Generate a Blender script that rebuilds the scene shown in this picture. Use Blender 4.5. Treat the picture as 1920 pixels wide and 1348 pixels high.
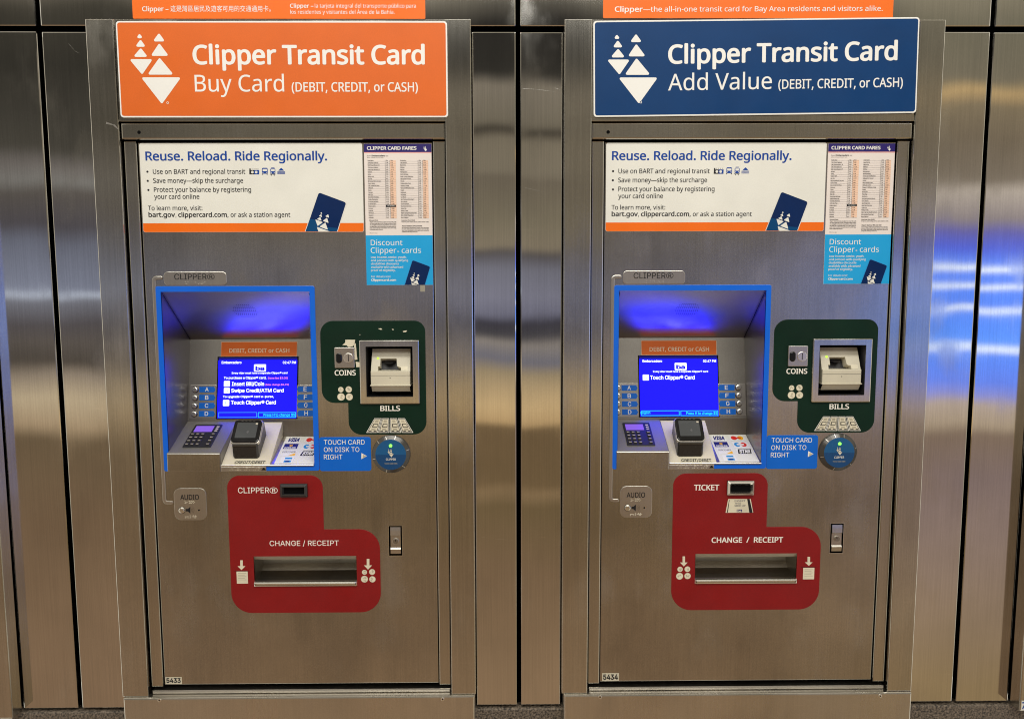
import bpy, math, os, random
from mathutils import Vector
from mathutils.geometry import tessellate_polygon, interpolate_bezier, delaunay_2d_cdt
random.seed(7)
SC = bpy.context.scene
COL = SC.collection
for o in list(bpy.data.objects): bpy.data.objects.remove(o)

def lin(r, g, b, k=1.0):
    f = lambda c: ((c/255/12.92) if c/255 <= .04045 else ((c/255+.055)/1.055)**2.4)
    return (f(r)*k, f(g)*k, f(b)*k, 1)

# ------------------------------------------------------------------ camera
FPX, CX, CY = 1443., 960., 674.          # focal length in pixels of a 1920 x 1348 frame
CAM = Vector((.78844, -1.5533, 1.55137)); YAW, PITCH, ROLL = .00936, .09997, .00244
def _axes():
    cy, sy, cp, sp, cr, sr = math.cos(YAW), math.sin(YAW), math.cos(PITCH), math.sin(PITCH), math.cos(ROLL), math.sin(ROLL)
    fwd = Vector((sy*cp, cy*cp, -sp)); right = Vector((cy, -sy, 0)); down = fwd.cross(right)
    return cr*right+sr*down, -sr*right+cr*down, fwd
RT, DN, FW = _axes()
cd = bpy.data.cameras.new('camera'); cam = bpy.data.objects.new('camera', cd); COL.objects.link(cam)
from mathutils import Matrix
cam.matrix_world = Matrix(((RT.x, -DN.x, -FW.x, CAM.x), (RT.y, -DN.y, -FW.y, CAM.y), (RT.z, -DN.z, -FW.z, CAM.z), (0, 0, 0, 1)))
cd.sensor_fit = 'HORIZONTAL'; cd.sensor_width = 36; cd.lens = 36*FPX/1920; cd.clip_start = .01; cd.clip_end = 200
SC.camera = cam

# ------------------------------------------------------------------ surroundings light (the station hall the steel mirrors) and lamps
W = bpy.data.worlds.new('World'); SC.world = W; W.use_nodes = True
NT = W.node_tree; NT.nodes.clear()
def wn(t, **k):
    n = NT.nodes.new(t)
    for a, b in k.items(): setattr(n, a, b)
    return n
def wm(op, a, b=None, clamp=False):
    n = wn('ShaderNodeMath', operation=op); n.use_clamp = clamp
    for i, v in enumerate((a, b)):
        if v is None: continue
        if isinstance(v, (int, float)): n.inputs[i].default_value = v
        else: NT.links.new(v, n.inputs[i])
    return n.outputs[0]
tc = wn('ShaderNodeTexCoord'); sx = wn('ShaderNodeSeparateXYZ'); NT.links.new(tc.outputs['Generated'], sx.inputs[0])
ay = wm('MAXIMUM', wm('ABSOLUTE', sx.outputs[1]), .12)
az = wm('DIVIDE', sx.outputs[0], ay)
el = wm('DIVIDE', sx.outputs[2], ay)
nz = wn('ShaderNodeTexNoise'); nz.inputs['Scale'].default_value = 9; nz.inputs['Detail'].default_value = 2
NT.links.new(tc.outputs['Generated'], nz.inputs['Vector'])
el = wm('ADD', el, wm('MULTIPLY', wm('SUBTRACT', nz.outputs['Fac'], .5), .03))
fac = wm('ADD', el, .6, True)
def hall(stops, k, dy=0):
    r = wn('ShaderNodeValToRGB'); NT.links.new(fac, r.inputs[0]); e = r.color_ramp.elements
    for i, (y, c) in enumerate(sorted(stops, key=lambda s: -s[0])):
        p = (543-y-dy)/1443+.6
        if i < 2: q = e[i]; q.position = p
        else: q = e.new(p)
        q.color = lin(*c, k)
    return r.outputs[0]
K = 1.6
centre = hall([(0,(140,133,118)),(60,(80,76,68)),(90,(40,38,35)),(165,(46,44,40)),(185,(118,110,98)),(255,(105,98,85)),(268,(46,42,37)),(285,(110,102,88)),
    (345,(112,104,90)),(353,(98,90,78)),(430,(112,104,88)),(480,(122,112,96)),(492,(78,74,74)),(520,(108,108,120)),(570,(116,116,132)),(600,(105,105,122)),
    (616,(56,54,62)),(640,(66,64,68)),(655,(128,121,116)),(690,(102,101,112)),(715,(142,127,102)),(770,(182,156,116)),(800,(172,144,104)),(810,(100,82,59)),
    (930,(106,87,62)),(948,(128,106,78)),(975,(102,85,60)),(1100,(111,90,68)),(1320,(125,102,78))], K)
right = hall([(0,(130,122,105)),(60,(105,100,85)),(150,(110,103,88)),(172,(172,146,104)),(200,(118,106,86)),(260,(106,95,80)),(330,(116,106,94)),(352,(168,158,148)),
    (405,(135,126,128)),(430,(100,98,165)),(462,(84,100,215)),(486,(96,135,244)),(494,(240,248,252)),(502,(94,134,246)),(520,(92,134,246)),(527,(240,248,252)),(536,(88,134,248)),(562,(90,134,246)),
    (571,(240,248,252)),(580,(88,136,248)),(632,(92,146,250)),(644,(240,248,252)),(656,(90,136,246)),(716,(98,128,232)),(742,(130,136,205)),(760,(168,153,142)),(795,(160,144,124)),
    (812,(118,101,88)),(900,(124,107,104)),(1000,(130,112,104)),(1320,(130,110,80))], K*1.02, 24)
left = hall([(0,(120,112,100)),(60,(58,55,48)),(150,(46,44,39)),(300,(64,61,55)),(335,(100,95,92)),(360,(112,110,107)),(380,(82,77,73)),(440,(72,69,74)),(470,(95,98,112)),
    (552,(115,120,138)),(562,(170,178,195)),(573,(105,106,116)),(620,(76,72,74)),(650,(82,76,72)),(690,(70,64,58)),(715,(130,118,105)),(760,(172,156,130)),(815,(152,132,106)),
    (838,(96,81,62)),(1000,(106,86,66)),(1320,(121,98,76))], K)
def smooth(v, a, b):
    n = wn('ShaderNodeMapRange', interpolation_type='SMOOTHSTEP'); NT.links.new(v, n.inputs[0]); n.inputs[1].default_value = a; n.inputs[2].default_value = b
    return n.outputs[0]
def mix(f, a, b):
    n = wn('ShaderNodeMixRGB'); NT.links.new(f, n.inputs[0]); NT.links.new(a, n.inputs[1]); NT.links.new(b, n.inputs[2]); return n.outputs[0]
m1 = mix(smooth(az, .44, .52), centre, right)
m2 = mix(smooth(az, -.50, -.36), left, m1)
sd = wn('ShaderNodeRGB'); sd.outputs[0].default_value = lin(205, 198, 184, K)       # brightness added at both sides so steel edges catch highlights
m2 = mix(smooth(wm('ABSOLUTE', az), .95, 1.8), m2, sd.outputs[0])
bg = wn('ShaderNodeBackground'); NT.links.new(m2, bg.inputs[0]); bg.inputs[1].default_value = 1.0
wo = wn('ShaderNodeOutputWorld'); NT.links.new(bg.outputs[0], wo.inputs[0])

def lamp(loc, target, sx_, sy_, power, col):
    l = bpy.data.lights.new('ceiling_lamp', 'AREA'); l.shape = 'RECTANGLE'; l.size = sx_; l.size_y = sy_; l.energy = power; l.color = col
    o = bpy.data.objects.new('ceiling_lamp', l); COL.objects.link(o); o.location = loc
    o.rotation_euler = (Vector(target)-Vector(loc)).to_track_quat('-Z', 'Y').to_euler()
lamp((.8, -1.75, 3.6), (.8, 0, 1.2), 3.6, .5, 52, (1, .985, .935))
lamp((.8, -3.6, 3.8), (.8, 0, 1.2), 4.5, .8, 58, (1, .985, .94))
SC.view_settings.view_transform = 'Standard'; SC.view_settings.look = 'None'; SC.view_settings.exposure = 0; SC.view_settings.gamma = 1
SC.view_settings.use_curve_mapping = False
SC.cycles.use_denoising = True; SC.cycles.filter_width = 1.05
SC.cycles.max_bounces = 8

# ------------------------------------------------------------------ materials
MATS = {}
def node(nt, t, **k):
    n = nt.nodes.new(t)
    for a, b in k.items(): setattr(n, a, b)
    return n
def base_mat(name):
    m = bpy.data.materials.new(name); m.use_nodes = True; nt = m.node_tree
    return m, nt, nt.nodes['Principled BSDF']
def noise(nt, scale, vec3, detail=2):
    g = node(nt, 'ShaderNodeNewGeometry'); mp = node(nt, 'ShaderNodeMapping'); mp.inputs['Scale'].default_value = vec3
    n = node(nt, 'ShaderNodeTexNoise'); n.inputs['Scale'].default_value = scale; n.inputs['Detail'].default_value = detail
    nt.links.new(g.outputs['Position'], mp.inputs['Vector']); nt.links.new(mp.outputs[0], n.inputs['Vector'])
    return n.outputs['Fac']
def rng(nt, v, a, b, fa=.3, fb=.7):
    n = node(nt, 'ShaderNodeMapRange'); nt.links.new(v, n.inputs[0])
    n.inputs[1].default_value = fa; n.inputs[2].default_value = fb; n.inputs[3].default_value = a; n.inputs[4].default_value = b
    return n.outputs[0]
def math_(nt, op, a, b):
    n = node(nt, 'ShaderNodeMath', operation=op)
    for i, v in enumerate((a, b)):
        if isinstance(v, (int, float)): n.inputs[i].default_value = v
        else: nt.links.new(v, n.inputs[i])
    return n.outputs[0]
def steel(name, col, rough, aniso, streak=.10, grain=.05, blotch=.10, wave=.0, rblotch=.06, scr=.0, bump=.012, metal=1.0, smear=0):
    m, nt, p = base_mat(name)
    f = math_(nt, 'MULTIPLY', rng(nt, noise(nt, 1, (420, 420, 5)), 1-streak, 1+streak), rng(nt, noise(nt, 4, (1, 1, 1), 5), 1-blotch, 1+blotch))
    f = math_(nt, 'MULTIPLY', f, rng(nt, noise(nt, 520, (1, 1, 1), 1), 1-grain, 1+grain))
    # hand marks and cleaning smears: dull patches
    f = math_(nt, 'MULTIPLY', f, rng(nt, noise(nt, 1, (16, 16, 4), 6), 1, 1-blotch*.9, .55, .75))
    if scr:
        s1 = noise(nt, 1, (9, 9, 260), 3); f = math_(nt, 'ADD', f, rng(nt, s1, 0, scr, .70, .74))
    cm = node(nt, 'ShaderNodeMixRGB', blend_type='MULTIPLY'); cm.inputs[0].default_value = 1; cm.inputs[1].default_value = col
    nt.links.new(f, cm.inputs[2]); nt.links.new(cm.outputs[0], p.inputs['Base Color'])
    p.inputs['Metallic'].default_value = metal
    r = math_(nt, 'ADD', rng(nt, noise(nt, 5, (1, 1, .6), 5), rough-rblotch, rough+rblotch), rng(nt, noise(nt, 1, (300, 300, 6)), -rblotch*.35, rblotch*.35))
    if smear: r = math_(nt, 'ADD', r, rng(nt, noise(nt, 1, (10, 10, 6), 6), 0, smear, .54, .72))
    nt.links.new(r, p.inputs['Roughness'])
    p.inputs['Anisotropic'].default_value = aniso
    v = node(nt, 'ShaderNodeCombineXYZ'); v.inputs[0].default_value = 1; v.inputs[1].default_value = 0; v.inputs[2].default_value = 0.01
    nt.links.new(v.outputs[0], p.inputs['Tangent'])
    b = node(nt, 'ShaderNodeBump'); b.inputs['Strength'].default_value = bump; b.inputs['Distance'].default_value = .0004
    nt.links.new(noise(nt, 1, (700, 700, 14)), b.inputs['Height'])
    if wave:
        b2 = node(nt, 'ShaderNodeBump'); b2.inputs['Strength'].default_value = 1; b2.inputs['Distance'].default_value = wave
        nt.links.new(noise(nt, 1, (5.5, 5.5, 3.2), 1), b2.inputs['Height']); nt.links.new(b2.outputs[0], b.inputs['Normal'])
    nt.links.new(b.outputs[0], p.inputs['Normal'])
    MATS[name] = m; return m
def paint(name, col, rough=.45, spec=.4, metal=0, var=.06, grain=0., emit=None, es=1, coat=0):
    m, nt, p = base_mat(name)
    f = rng(nt, noise(nt, 14, (1, 1, 1), 5), 1-var, 1+var*.5)
    if grain: f = math_(nt, 'MULTIPLY', f, rng(nt, noise(nt, 480, (1, 1, 1), 1), 1-grain, 1+grain))
    cm = node(nt, 'ShaderNodeMixRGB', blend_type='MULTIPLY'); cm.inputs[0].default_value = 1; cm.inputs[1].default_value = col
    nt.links.new(f, cm.inputs[2]); nt.links.new(cm.outputs[0], p.inputs['Base Color'])
    nt.links.new(rng(nt, noise(nt, 22, (1, 1, 1), 4), rough-.06, rough+.08), p.inputs['Roughness'])
    p.inputs['Specular IOR Level'].default_value = spec; p.inputs['Metallic'].default_value = metal; p.inputs['Coat Weight'].default_value = coat
    if emit: p.inputs['Emission Color'].default_value = emit; p.inputs['Emission Strength'].default_value = es
    MATS[name] = m; return m
def glow(name, col, es):
    m, nt, p = base_mat(name); p.inputs['Base Color'].default_value = (.01, .01, .02, 1); p.inputs['Roughness'].default_value = .25; p.inputs['Specular IOR Level'].default_value = .2
    p.inputs['Emission Color'].default_value = col; p.inputs['Emission Strength'].default_value = es
    if name != 'screen_blue': m.cycles.emission_sampling = 'NONE'
    MATS[name] = m; return m
steel('panel', (.68, .665, .63, 1), .060, .96, streak=.05, grain=.03, blotch=.11, wave=.0009, rblotch=.014, scr=.10, smear=.10)
steel('frame', (.56, .54, .49, 1), .17, .9, streak=.06, grain=.05, blotch=.11, wave=.0006, rblotch=.03, scr=.06, smear=.08)
steel('door', (.49, .47, .43, 1), .21, .6, streak=.05, grain=.08, blotch=.18, wave=.0008, rblotch=.035, scr=.06, smear=.10)
steel('rail', (.54, .52, .47, 1), .18, .8, streak=.05, grain=.04, blotch=.08, rblotch=.03)
steel('kick', (.60, .57, .51, 1), .29, .5, streak=.03, grain=.05, blotch=.13, rblotch=.04, scr=.05)
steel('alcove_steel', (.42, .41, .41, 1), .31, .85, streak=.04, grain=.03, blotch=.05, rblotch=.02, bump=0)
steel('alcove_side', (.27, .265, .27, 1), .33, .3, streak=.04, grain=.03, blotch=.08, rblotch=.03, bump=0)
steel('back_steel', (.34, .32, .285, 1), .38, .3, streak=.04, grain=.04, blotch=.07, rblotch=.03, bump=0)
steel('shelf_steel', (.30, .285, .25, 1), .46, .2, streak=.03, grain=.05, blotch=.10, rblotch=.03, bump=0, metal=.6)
steel('plate_steel', (.56, .53, .48, 1), .32, .3, streak=.03, grain=.03, blotch=.08, rblotch=.03)
steel('bright_steel', (.82, .80, .74, 1), .24, .2, streak=.02, grain=.02, blotch=.05, rblotch=.03)
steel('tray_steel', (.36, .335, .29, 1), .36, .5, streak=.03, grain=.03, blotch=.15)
paint('tray_plate', lin(214, 205, 182), .5, .4, var=.12, grain=.03)
paint('black', (.006, .006, .006, 1), .5, .3)
paint('joint', (.004, .004, .004, 1), .9, .05)
paint('black_gloss', (.005, .005, .006, 1), .14, .4)
paint('black_plastic', (.018, .018, .019, 1), .42, .45)
paint('terminal_body', (.030, .028, .026, 1), .26, .6, metal=.35)
paint('grey_glass', (.06, .064, .066, 1), .22, .4)
paint('body_grey', (.085, .08, .07, 1), .30, .5, metal=.6)
paint('sign_orange', lin(214, 100, 28), .42, .3, var=.05, grain=.03)
paint('poster_orange', lin(234, 106, 0), .45, .35, var=.04, grain=.02)
paint('sign_navy', lin(0, 54, 104), .42, .2, var=.08, grain=.04)
paint('sign_white', lin(230, 229, 223), .5, .35, var=.03)
paint('paper', lin(224, 223, 213), .5, .35, var=.05, grain=.02)
paint('paper_cool', lin(226, 216, 208), .5, .35, var=.03)
paint('ink', (.012, .012, .014, 1), .5, .3)
paint('ink_grey', (.20, .19, .19, 1), .5, .3)
paint('ink_blue', lin(0, 62, 148), .5, .3)
paint('card_navy', lin(0, 34, 82), .45, .18, var=.1)
paint('card_teal', lin(0, 66, 112), .45, .18, var=.1)
paint('purple', lin(34, 20, 100), .45, .35)
paint('pink', lin(232, 170, 165), .5, .3)
paint('peach', lin(236, 198, 170), .5, .3)
paint('sky_blue', lin(24, 158, 216), .45, .35, var=.04)
paint('trim_blue', lin(0, 98, 214), .38, .4, var=.05)
paint('label_blue', lin(0, 98, 200), .4, .35, var=.05)
paint('arrow_blue', lin(0, 96, 190), .4, .35)
paint('green', lin(2, 36, 22), .5, .22, var=.2, grain=.10)
paint('red', lin(132, 14, 15), .5, .35, var=.09, grain=.10)
paint('white_ink', lin(240, 236, 224), .5, .3)
paint('cream', lin(224, 216, 190), .5, .3, var=.2)
paint('coin_grey', lin(190, 182, 158), .5, .3, var=.35)
paint('braille', lin(214, 206, 184), .4, .4)
paint('beige', lin(205, 198, 176), .45, .4, var=.10, grain=.02)
paint('beige_dark', lin(150, 145, 130), .45, .4, var=.10)
paint('accept_orange', lin(226, 108, 28), .4, .35)
paint('accept_text', lin(242, 222, 186), .5, .3)
paint('key', (.05, .045, .04, 1), .35, .5)
paint('key_mark', lin(200, 190, 170), .5, .3)
paint('card_red', lin(222, 44, 32), .5, .3)
paint('card_yellow', lin(244, 178, 30), .5, .3)
paint('card_cyan', lin(40, 140, 205), .5, .3)
paint('card_ink_navy', lin(24, 30, 110), .5, .3)
paint('disk_blue', lin(20, 84, 132), .3, .5)
paint('disk_blue_dark', lin(14, 66, 112), .3, .5)
paint('disk_ring', (.07, .065, .058, 1), .25, .6, metal=.5)
glow('screen_blue', (.0014, .0007, 1, 1), 5.2)
glow('screen_top', (.003, .003, .30, 1), .7)
glow('screen_white', (.86, .90, 1, 1), 1.7)
glow('screen_pink', (1, .25, .75, 1), 1.2)
glow('screen_cyan', (.02, .85, .90, 1), 1.0)
glow('screen_edge', (.05, .35, 1, 1), 1.1)
glow('lcd', (.34, .16, 1, 1), .75)
glow('led_green', (.22, 1, .08, 1), 2.4)
glow('led_yellow', (.55, 1, .05, 1), 1.4)
def stone():
    m, nt, p = base_mat('stone')
    r = node(nt, 'ShaderNodeValToRGB'); nt.links.new(noise(nt, 240, (1, 1, 1), 4), r.inputs[0])
    e = r.color_ramp.elements; e[0].position = .35; e[0].color = (.02, .017, .014, 1); e[1].position = .68; e[1].color = (.24, .19, .14, 1)
    nt.links.new(r.outputs[0], p.inputs['Base Color']); p.inputs['Roughness'].default_value = .6
    b = node(nt, 'ShaderNodeBump'); b.inputs['Strength'].default_value = .6; b.inputs['Distance'].default_value = .002
    nt.links.new(noise(nt, 160, (1, 1, 1), 4), b.inputs['Height']); nt.links.new(b.outputs[0], p.inputs['Normal'])
    MATS['stone'] = m
stone()

# ------------------------------------------------------------------ planes, pixel rays and mesh building
S = .91019                      # distance between one machine and the next
REG = {'A': (0, 0, 1, 0), 'B': (0, 0, 1, S), 'r1': (0, 0, 2, 0), 'r2': (960, 0, 2, S), 'r3': (240, 250, 3.2, 0), 'r4': (260, 500, 3.37, 0), 'r5': (580, 580, 4.2125, 0),
       'r6': (270, 860, 3.4286, 0), 'r8': (1120, 500, 3.37, S), 's1': (1420, 580, 4.2125, S), 's2': (1120, 860, 3.4286, S),
       's3': (200, 1120, 2.526, 0), 's8': (670, 260, 4.8133, 0)}
class Fr:
    """a plane with its own axes: U right, V up, N towards the viewer"""
    def __init__(s, O, V=(0, 0, 1)):
        s.O = Vector(O); s.U = Vector((1, 0, 0)); s.V = Vector(V).normalized(); s.N = Vector((0, -s.V.z, s.V.y))
    def w(s, a, b, c=0): return s.O+a*s.U+b*s.V+c*s.N
    def p(s, X, Y, reg='A'):
        x0, y0, k, off = REG[reg]; px, py = x0+X/k, y0+Y/k
        d = RT*((px-CX)/FPX)+DN*((py-CY)/FPX)+FW
        t = (s.O-CAM).dot(s.N)/d.dot(s.N); P = CAM+t*d
        P.x -= off; q = P-s.O
        return q.dot(s.U), q.dot(s.V)
    def ps(s, pts, reg='A'): return [s.p(x, y, reg) for x, y in pts]
    def box(s, x0, y0, x1, y1, reg='A'):
        """bounds read at the middle of each side -> an upright rectangle (a0, b0, a1, b1)"""
        xm, ym = (x0+x1)/2, (y0+y1)/2
        return s.p(x0, ym, reg)[0], s.p(xm, y1, reg)[1], s.p(x1, ym, reg)[0], s.p(xm, y0, reg)[1]
def plane(Y): return Fr((0, Y, 0))
def rpoly(pts, seg=6):
    """polygon with a radius per corner"""
    out = []; n = len(pts)
    for i, q in enumerate(pts):
        x, y = q[0], q[1]; r = q[2] if len(q) > 2 else 0
        if r <= 0: out.append((x, y)); continue
        P = Vector((x, y)); A = (Vector(pts[i-1][:2])-P); B = (Vector(pts[(i+1) % n][:2])-P)
        a, b = A.normalized(), B.normalized(); ang = a.angle(b); t = min(r/math.tan(ang/2), .49*A.length, .49*B.length); rr = t*math.tan(ang/2)
        c = P+(a+b).normalized()*(rr/math.sin(ang/2)); p0 = P+a*t; p1 = P+b*t
        a0 = math.atan2(p0.y-c.y, p0.x-c.x); a1 = math.atan2(p1.y-c.y, p1.x-c.x); d = (a1-a0+math.pi) % (2*math.pi)-math.pi
        for k in range(seg+1): out.append((c.x+rr*math.cos(a0+d*k/seg), c.y+rr*math.sin(a0+d*k/seg)))
    return out
def rrect(a0, b0, a1, b1, r=0, seg=6): return rpoly([(a0, b0, r), (a1, b0, r), (a1, b1, r), (a0, b1, r)], seg)
def circ(a, b, r, n=24, ry=None): return [(a+r*math.cos(2*math.pi*i/n), b+(ry or r)*math.sin(2*math.pi*i/n)) for i in range(n)]
def ccw(pts):
    s = sum(pts[i-1][0]*pts[i][1]-pts[i][0]*pts[i-1][1] for i in range(len(pts)))
    return list(pts) if s > 0 else list(pts)[::-1]
def inset(pts, d):
    pts = ccw(pts); out = []; n = len(pts)
    for i in range(n):
        P = Vector(pts[i]); a = (P-Vector(pts[i-1])); b = (Vector(pts[(i+1) % n])-P)
        if a.length < 1e-9 or b.length < 1e-9: out.append(tuple(P)); continue
        a.normalize(); b.normalize(); na, nb = Vector((-a.y, a.x)), Vector((-b.y, b.x)); k = 1+na.dot(nb)
        out.append(tuple(P+(na+nb)*(d/max(k, .35))))
    return out
def clip_below(pts, bmin):
    out = []
    for i in range(len(pts)):
        p, q = pts[i-1], pts[i]
        if (p[1] >= bmin) != (q[1] >= bmin):
            t = (bmin-p[1])/(q[1]-p[1]); out.append((p[0]+t*(q[0]-p[0]), bmin))
        if q[1] >= bmin: out.append(q)
    return out
# lettering
FD = bpy.utils.system_resource('DATAFILES', path='fonts')
def font(n):
    try: return bpy.data.fonts.load(os.path.join(FD, n))
    except Exception: return None
FONTS = {'hum': font('NotoSansHebrew-Regular.woff2'), 'gro': font('Inter.woff2'), 'cjk': font('Noto Sans CJK Regular.woff2')}
GC = {}
def glyphs(s, f, bold, res, spacing=1.0, line=1.0):
    key = (s, f, bold, res, spacing, line)
    if key in GC: return GC[key]
    c = bpy.data.curves.new('lettering', 'FONT'); c.body = s; c.resolution_u = res; c.space_character = spacing; c.space_line = line
    if FONTS.get(f): c.font = FONTS[f]
    o = bpy.data.objects.new('lettering', c); COL.objects.link(o)
    dg = bpy.context.evaluated_depsgraph_get(); ob = o.evaluated_get(dg)
    V, Fc = [], []
    if f == 'gro':
        cu = ob.to_curve(dg, apply_modifiers=False); loops = []
        for sp in cu.splines:
            bp = sp.bezier_points; pts = []
            for i in range(len(bp)):
                a, b = bp[i], bp[(i+1) % len(bp)]
                pts += [(v.x, v.y) for v in interpolate_bezier(a.co, a.handle_right, b.handle_left, b.co, res+2)[:-1]]
            q = []
            for v in pts:
                if not q or (abs(v[0]-q[-1][0])+abs(v[1]-q[-1][1])) > 1e-5: q.append(v)
            if len(q) > 2: loops.append(q)
        ob.to_curve_clear()
        P, E = [], []
        for q in loops:
            n0 = len(P); P += [Vector(v) for v in q]; E += [(n0+i, n0+(i+1) % len(q)) for i in range(len(q))]
        r = delaunay_2d_cdt(P, E, [], 0, 1e-6)
        cv = [(v.x, v.y) for v in r[0]]
        bbs = [(min(v[0] for v in q), max(v[0] for v in q)) for q in loops]
        V = [(x, y, 0) for x, y in cv]
        for t in r[2]:
            px = sum(cv[i][0] for i in t)/3; py = sum(cv[i][1] for i in t)/3; w = 0
            for q, bq in zip(loops, bbs):
                if not bq[0] <= px <= bq[1]: continue
                for i in range(len(q)):
                    (xa, ya), (xb, yb) = q[i-1], q[i]
                    if (ya <= py) != (yb <= py) and (px < xa+(py-ya)/(yb-ya)*(xb-xa)): w += 1 if yb > ya else -1
            if w: Fc.append(tuple(t))
    else:
        me = bpy.data.meshes.new_from_object(ob)
        V = [(v.co.x, v.co.y, 0) for v in me.vertices]; Fc = [tuple(p.vertices) for p in me.polygons]
        bpy.data.meshes.remove(me)
    bpy.data.objects.remove(o); bpy.data.curves.remove(c)
    if bold > .002:          # heavier weight: the letter repeated a hair's breadth apart in eight directions
        V0, F0, V, Fc = V, Fc, [], []
        for k in range(8):
            dx, dy = bold*math.cos(k*math.pi/4), bold*math.sin(k*math.pi/4); n0 = len(V)
            V += [(x+dx, y+dy*.8, k*.00001) for x, y, z in V0]; Fc += [tuple(n0+i for i in f) for f in F0]
    GC[key] = (V, Fc); return GC[key]
CAPH = {}
def caph(f):
    if f not in CAPH:
        V, _ = glyphs('H', f, 0, 2); CAPH[f] = max(v[1] for v in V)-min(v[1] for v in V)
    return CAPH[f]
class MB:
    def __init__(s): s.v, s.f, s.m, s.ms = [], [], [], []
    def mi(s, mat):
        if mat not in s.ms: s.ms.append(mat)
        return s.ms.index(mat)
    def faces(s, V, F, mat, N=None):
        n = len(s.v); s.v += [Vector(v) for v in V]; k = s.mi(mat)
        for f in F:
            f = list(f)
            if N is not None and len(f) > 2:
                nn = Vector((0, 0, 0))
                for i in range(1, len(f)-1): nn += (Vector(V[f[i]])-Vector(V[f[0]])).cross(Vector(V[f[i+1]])-Vector(V[f[0]]))
                if nn.dot(N) < 0: f = f[::-1]
            s.f.append(tuple(n+i for i in f)); s.m.append(k)
    def quad(s, pts, mat, N=None): s.faces(pts, [tuple(range(len(pts)))], mat, Vector(N) if N else None)
    def flat(s, fr, pts, c, mat, holes=()):
        lp = [[Vector((x, y, 0)) for x, y in l] for l in [pts]+list(holes)]
        fl = [v for l in lp for v in l]
        s.faces([fr.w(v.x, v.y, c) for v in fl], tessellate_polygon(lp), mat, fr.N)
    def rect(s, fr, a0, b0, a1, b1, c, mat): s.flat(fr, [(a0, b0), (a1, b0), (a1, b1), (a0, b1)], c, mat)
    def wall(s, fr, pts, c0, c1, mat, pts2=None, inward=False):
        pts = ccw(pts) if pts2 is None else pts
        n = len(pts); P2 = pts2 or pts
        V = [fr.w(x, y, c0) for x, y in pts]+[fr.w(x, y, c1) for x, y in P2]
        F = [((i, (i+1) % n, n+(i+1) % n, n+i) if not inward else (n+i, n+(i+1) % n, (i+1) % n, i)) for i in range(n)]
        s.faces(V, F, mat)
    def prism(s, fr, pts, c0, c1, mat, bev=.001, holes=(), back=False, side=None):
        pts = ccw(pts); side = side or mat
        if bev:
            q1 = inset(pts, bev*.3); q2 = inset(pts, bev)
            s.wall(fr, pts, c0, c1-bev, side); s.wall(fr, pts, c1-bev, c1-bev*.3, mat, q1); s.wall(fr, q1, c1-bev*.3, c1, mat, q2)
            s.flat(fr, q2, c1, mat, holes)
        else: s.wall(fr, pts, c0, c1, side); s.flat(fr, pts, c1, mat, holes)
        for h in holes: s.wall(fr, h, c0, c1, side, inward=True)
        if back: s.flat(fr, pts, c0, side)
    def box(s, fr, a0, b0, a1, b1, c0, c1, mat, bev=.001, back=False): s.prism(fr, rrect(a0, b0, a1, b1), c0, c1, mat, bev, back=back)
    def text(s, fr, t, x0, x1, yb, cap, c, mat, reg='A', f='hum', bold=0, res=3, yb2=None, spacing=1.0, shear=0, fit=True):
        """lettering whose ink runs from x0 to x1 on the baseline yb (pixels of the region)"""
        p0 = Vector(fr.p(x0, yb, reg)); p1 = Vector(fr.p(x1, yb if yb2 is None else yb2, reg)); q = Vector(fr.p(x0, yb-cap, reg))
        if yb2 is None: p1.y = p0.y = (p0.y+p1.y)/2
        s.atext(fr, t, p0, p1, abs(q.y-fr.p(x0, yb, reg)[1]), c, mat, f, bold, res, spacing, shear)
    def atext(s, fr, t, p0, p1, cap, c, mat, f='hum', bold=0, res=3, spacing=1.0, shear=0):
        V, F = glyphs(t, f, bold, res, spacing)
        if not V: return
        xa = min(v[0] for v in V); xb = max(v[0] for v in V); p0, p1 = Vector(p0), Vector(p1)
        L = (p1-p0).length; u = (p1-p0).normalized(); n = Vector((-u.y, u.x)); kx = L/(xb-xa); ky = cap/caph(f)
        out = []
        for x, y, z in V:
            q = p0+u*((x-xa)*kx+shear*y*ky)+n*(y*ky); out.append(fr.w(q.x, q.y, c+z))
        s.faces(out, F, mat, fr.N)
    def lines(s, fr, t, a, b, cap, pitch, c, mat, kx=1.0, f='hum', bold=0, res=1):
        """several lines at natural width"""
        ky = cap/caph(f)
        for i, l in enumerate(t):
            if not l: continue
            V, F = glyphs(l, f, bold, res)
            s.faces([fr.w(a+x*ky*kx, b-i*pitch+y*ky, c+z) for x, y, z in V], F, mat, fr.N)
    def build(s, name, parent=None, org=(0, 0, 0), label=None, smooth=False):
        me = bpy.data.meshes.new(name); o_ = Vector(org)
        me.from_pydata([tuple(v-o_) for v in s.v], [], s.f)
        for m in s.ms: me.materials.append(MATS[m])
        me.polygons.foreach_set('material_index', s.m)
        if smooth: me.polygons.foreach_set('use_smooth', [True]*len(me.polygons))
        me.update()
        o = bpy.data.objects.new(name, me); COL.objects.link(o)
        if parent: o.parent = parent
        if label: o['label'] = label
        return o
def tag(o, label, cat, group=None):
    o['label'] = label; o['category'] = cat; o['kind'] = 'thing'
    if group: o['group'] = group
    return o
LOGO = [[(0,0),(-6,9),(7,9)], [(2,11),(-8,25),(12,25)], [(2.5,27),(-12,44),(16,44)], [(36.5,-1),(25,15),(48,15)], [(37,18),(21,42),(55,42)],
        [(37.5,45),(15,77),(64,77)], [(-19,48),(25,48),(5,77)], [(3,82),(78,82),(42,132)]]
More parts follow.
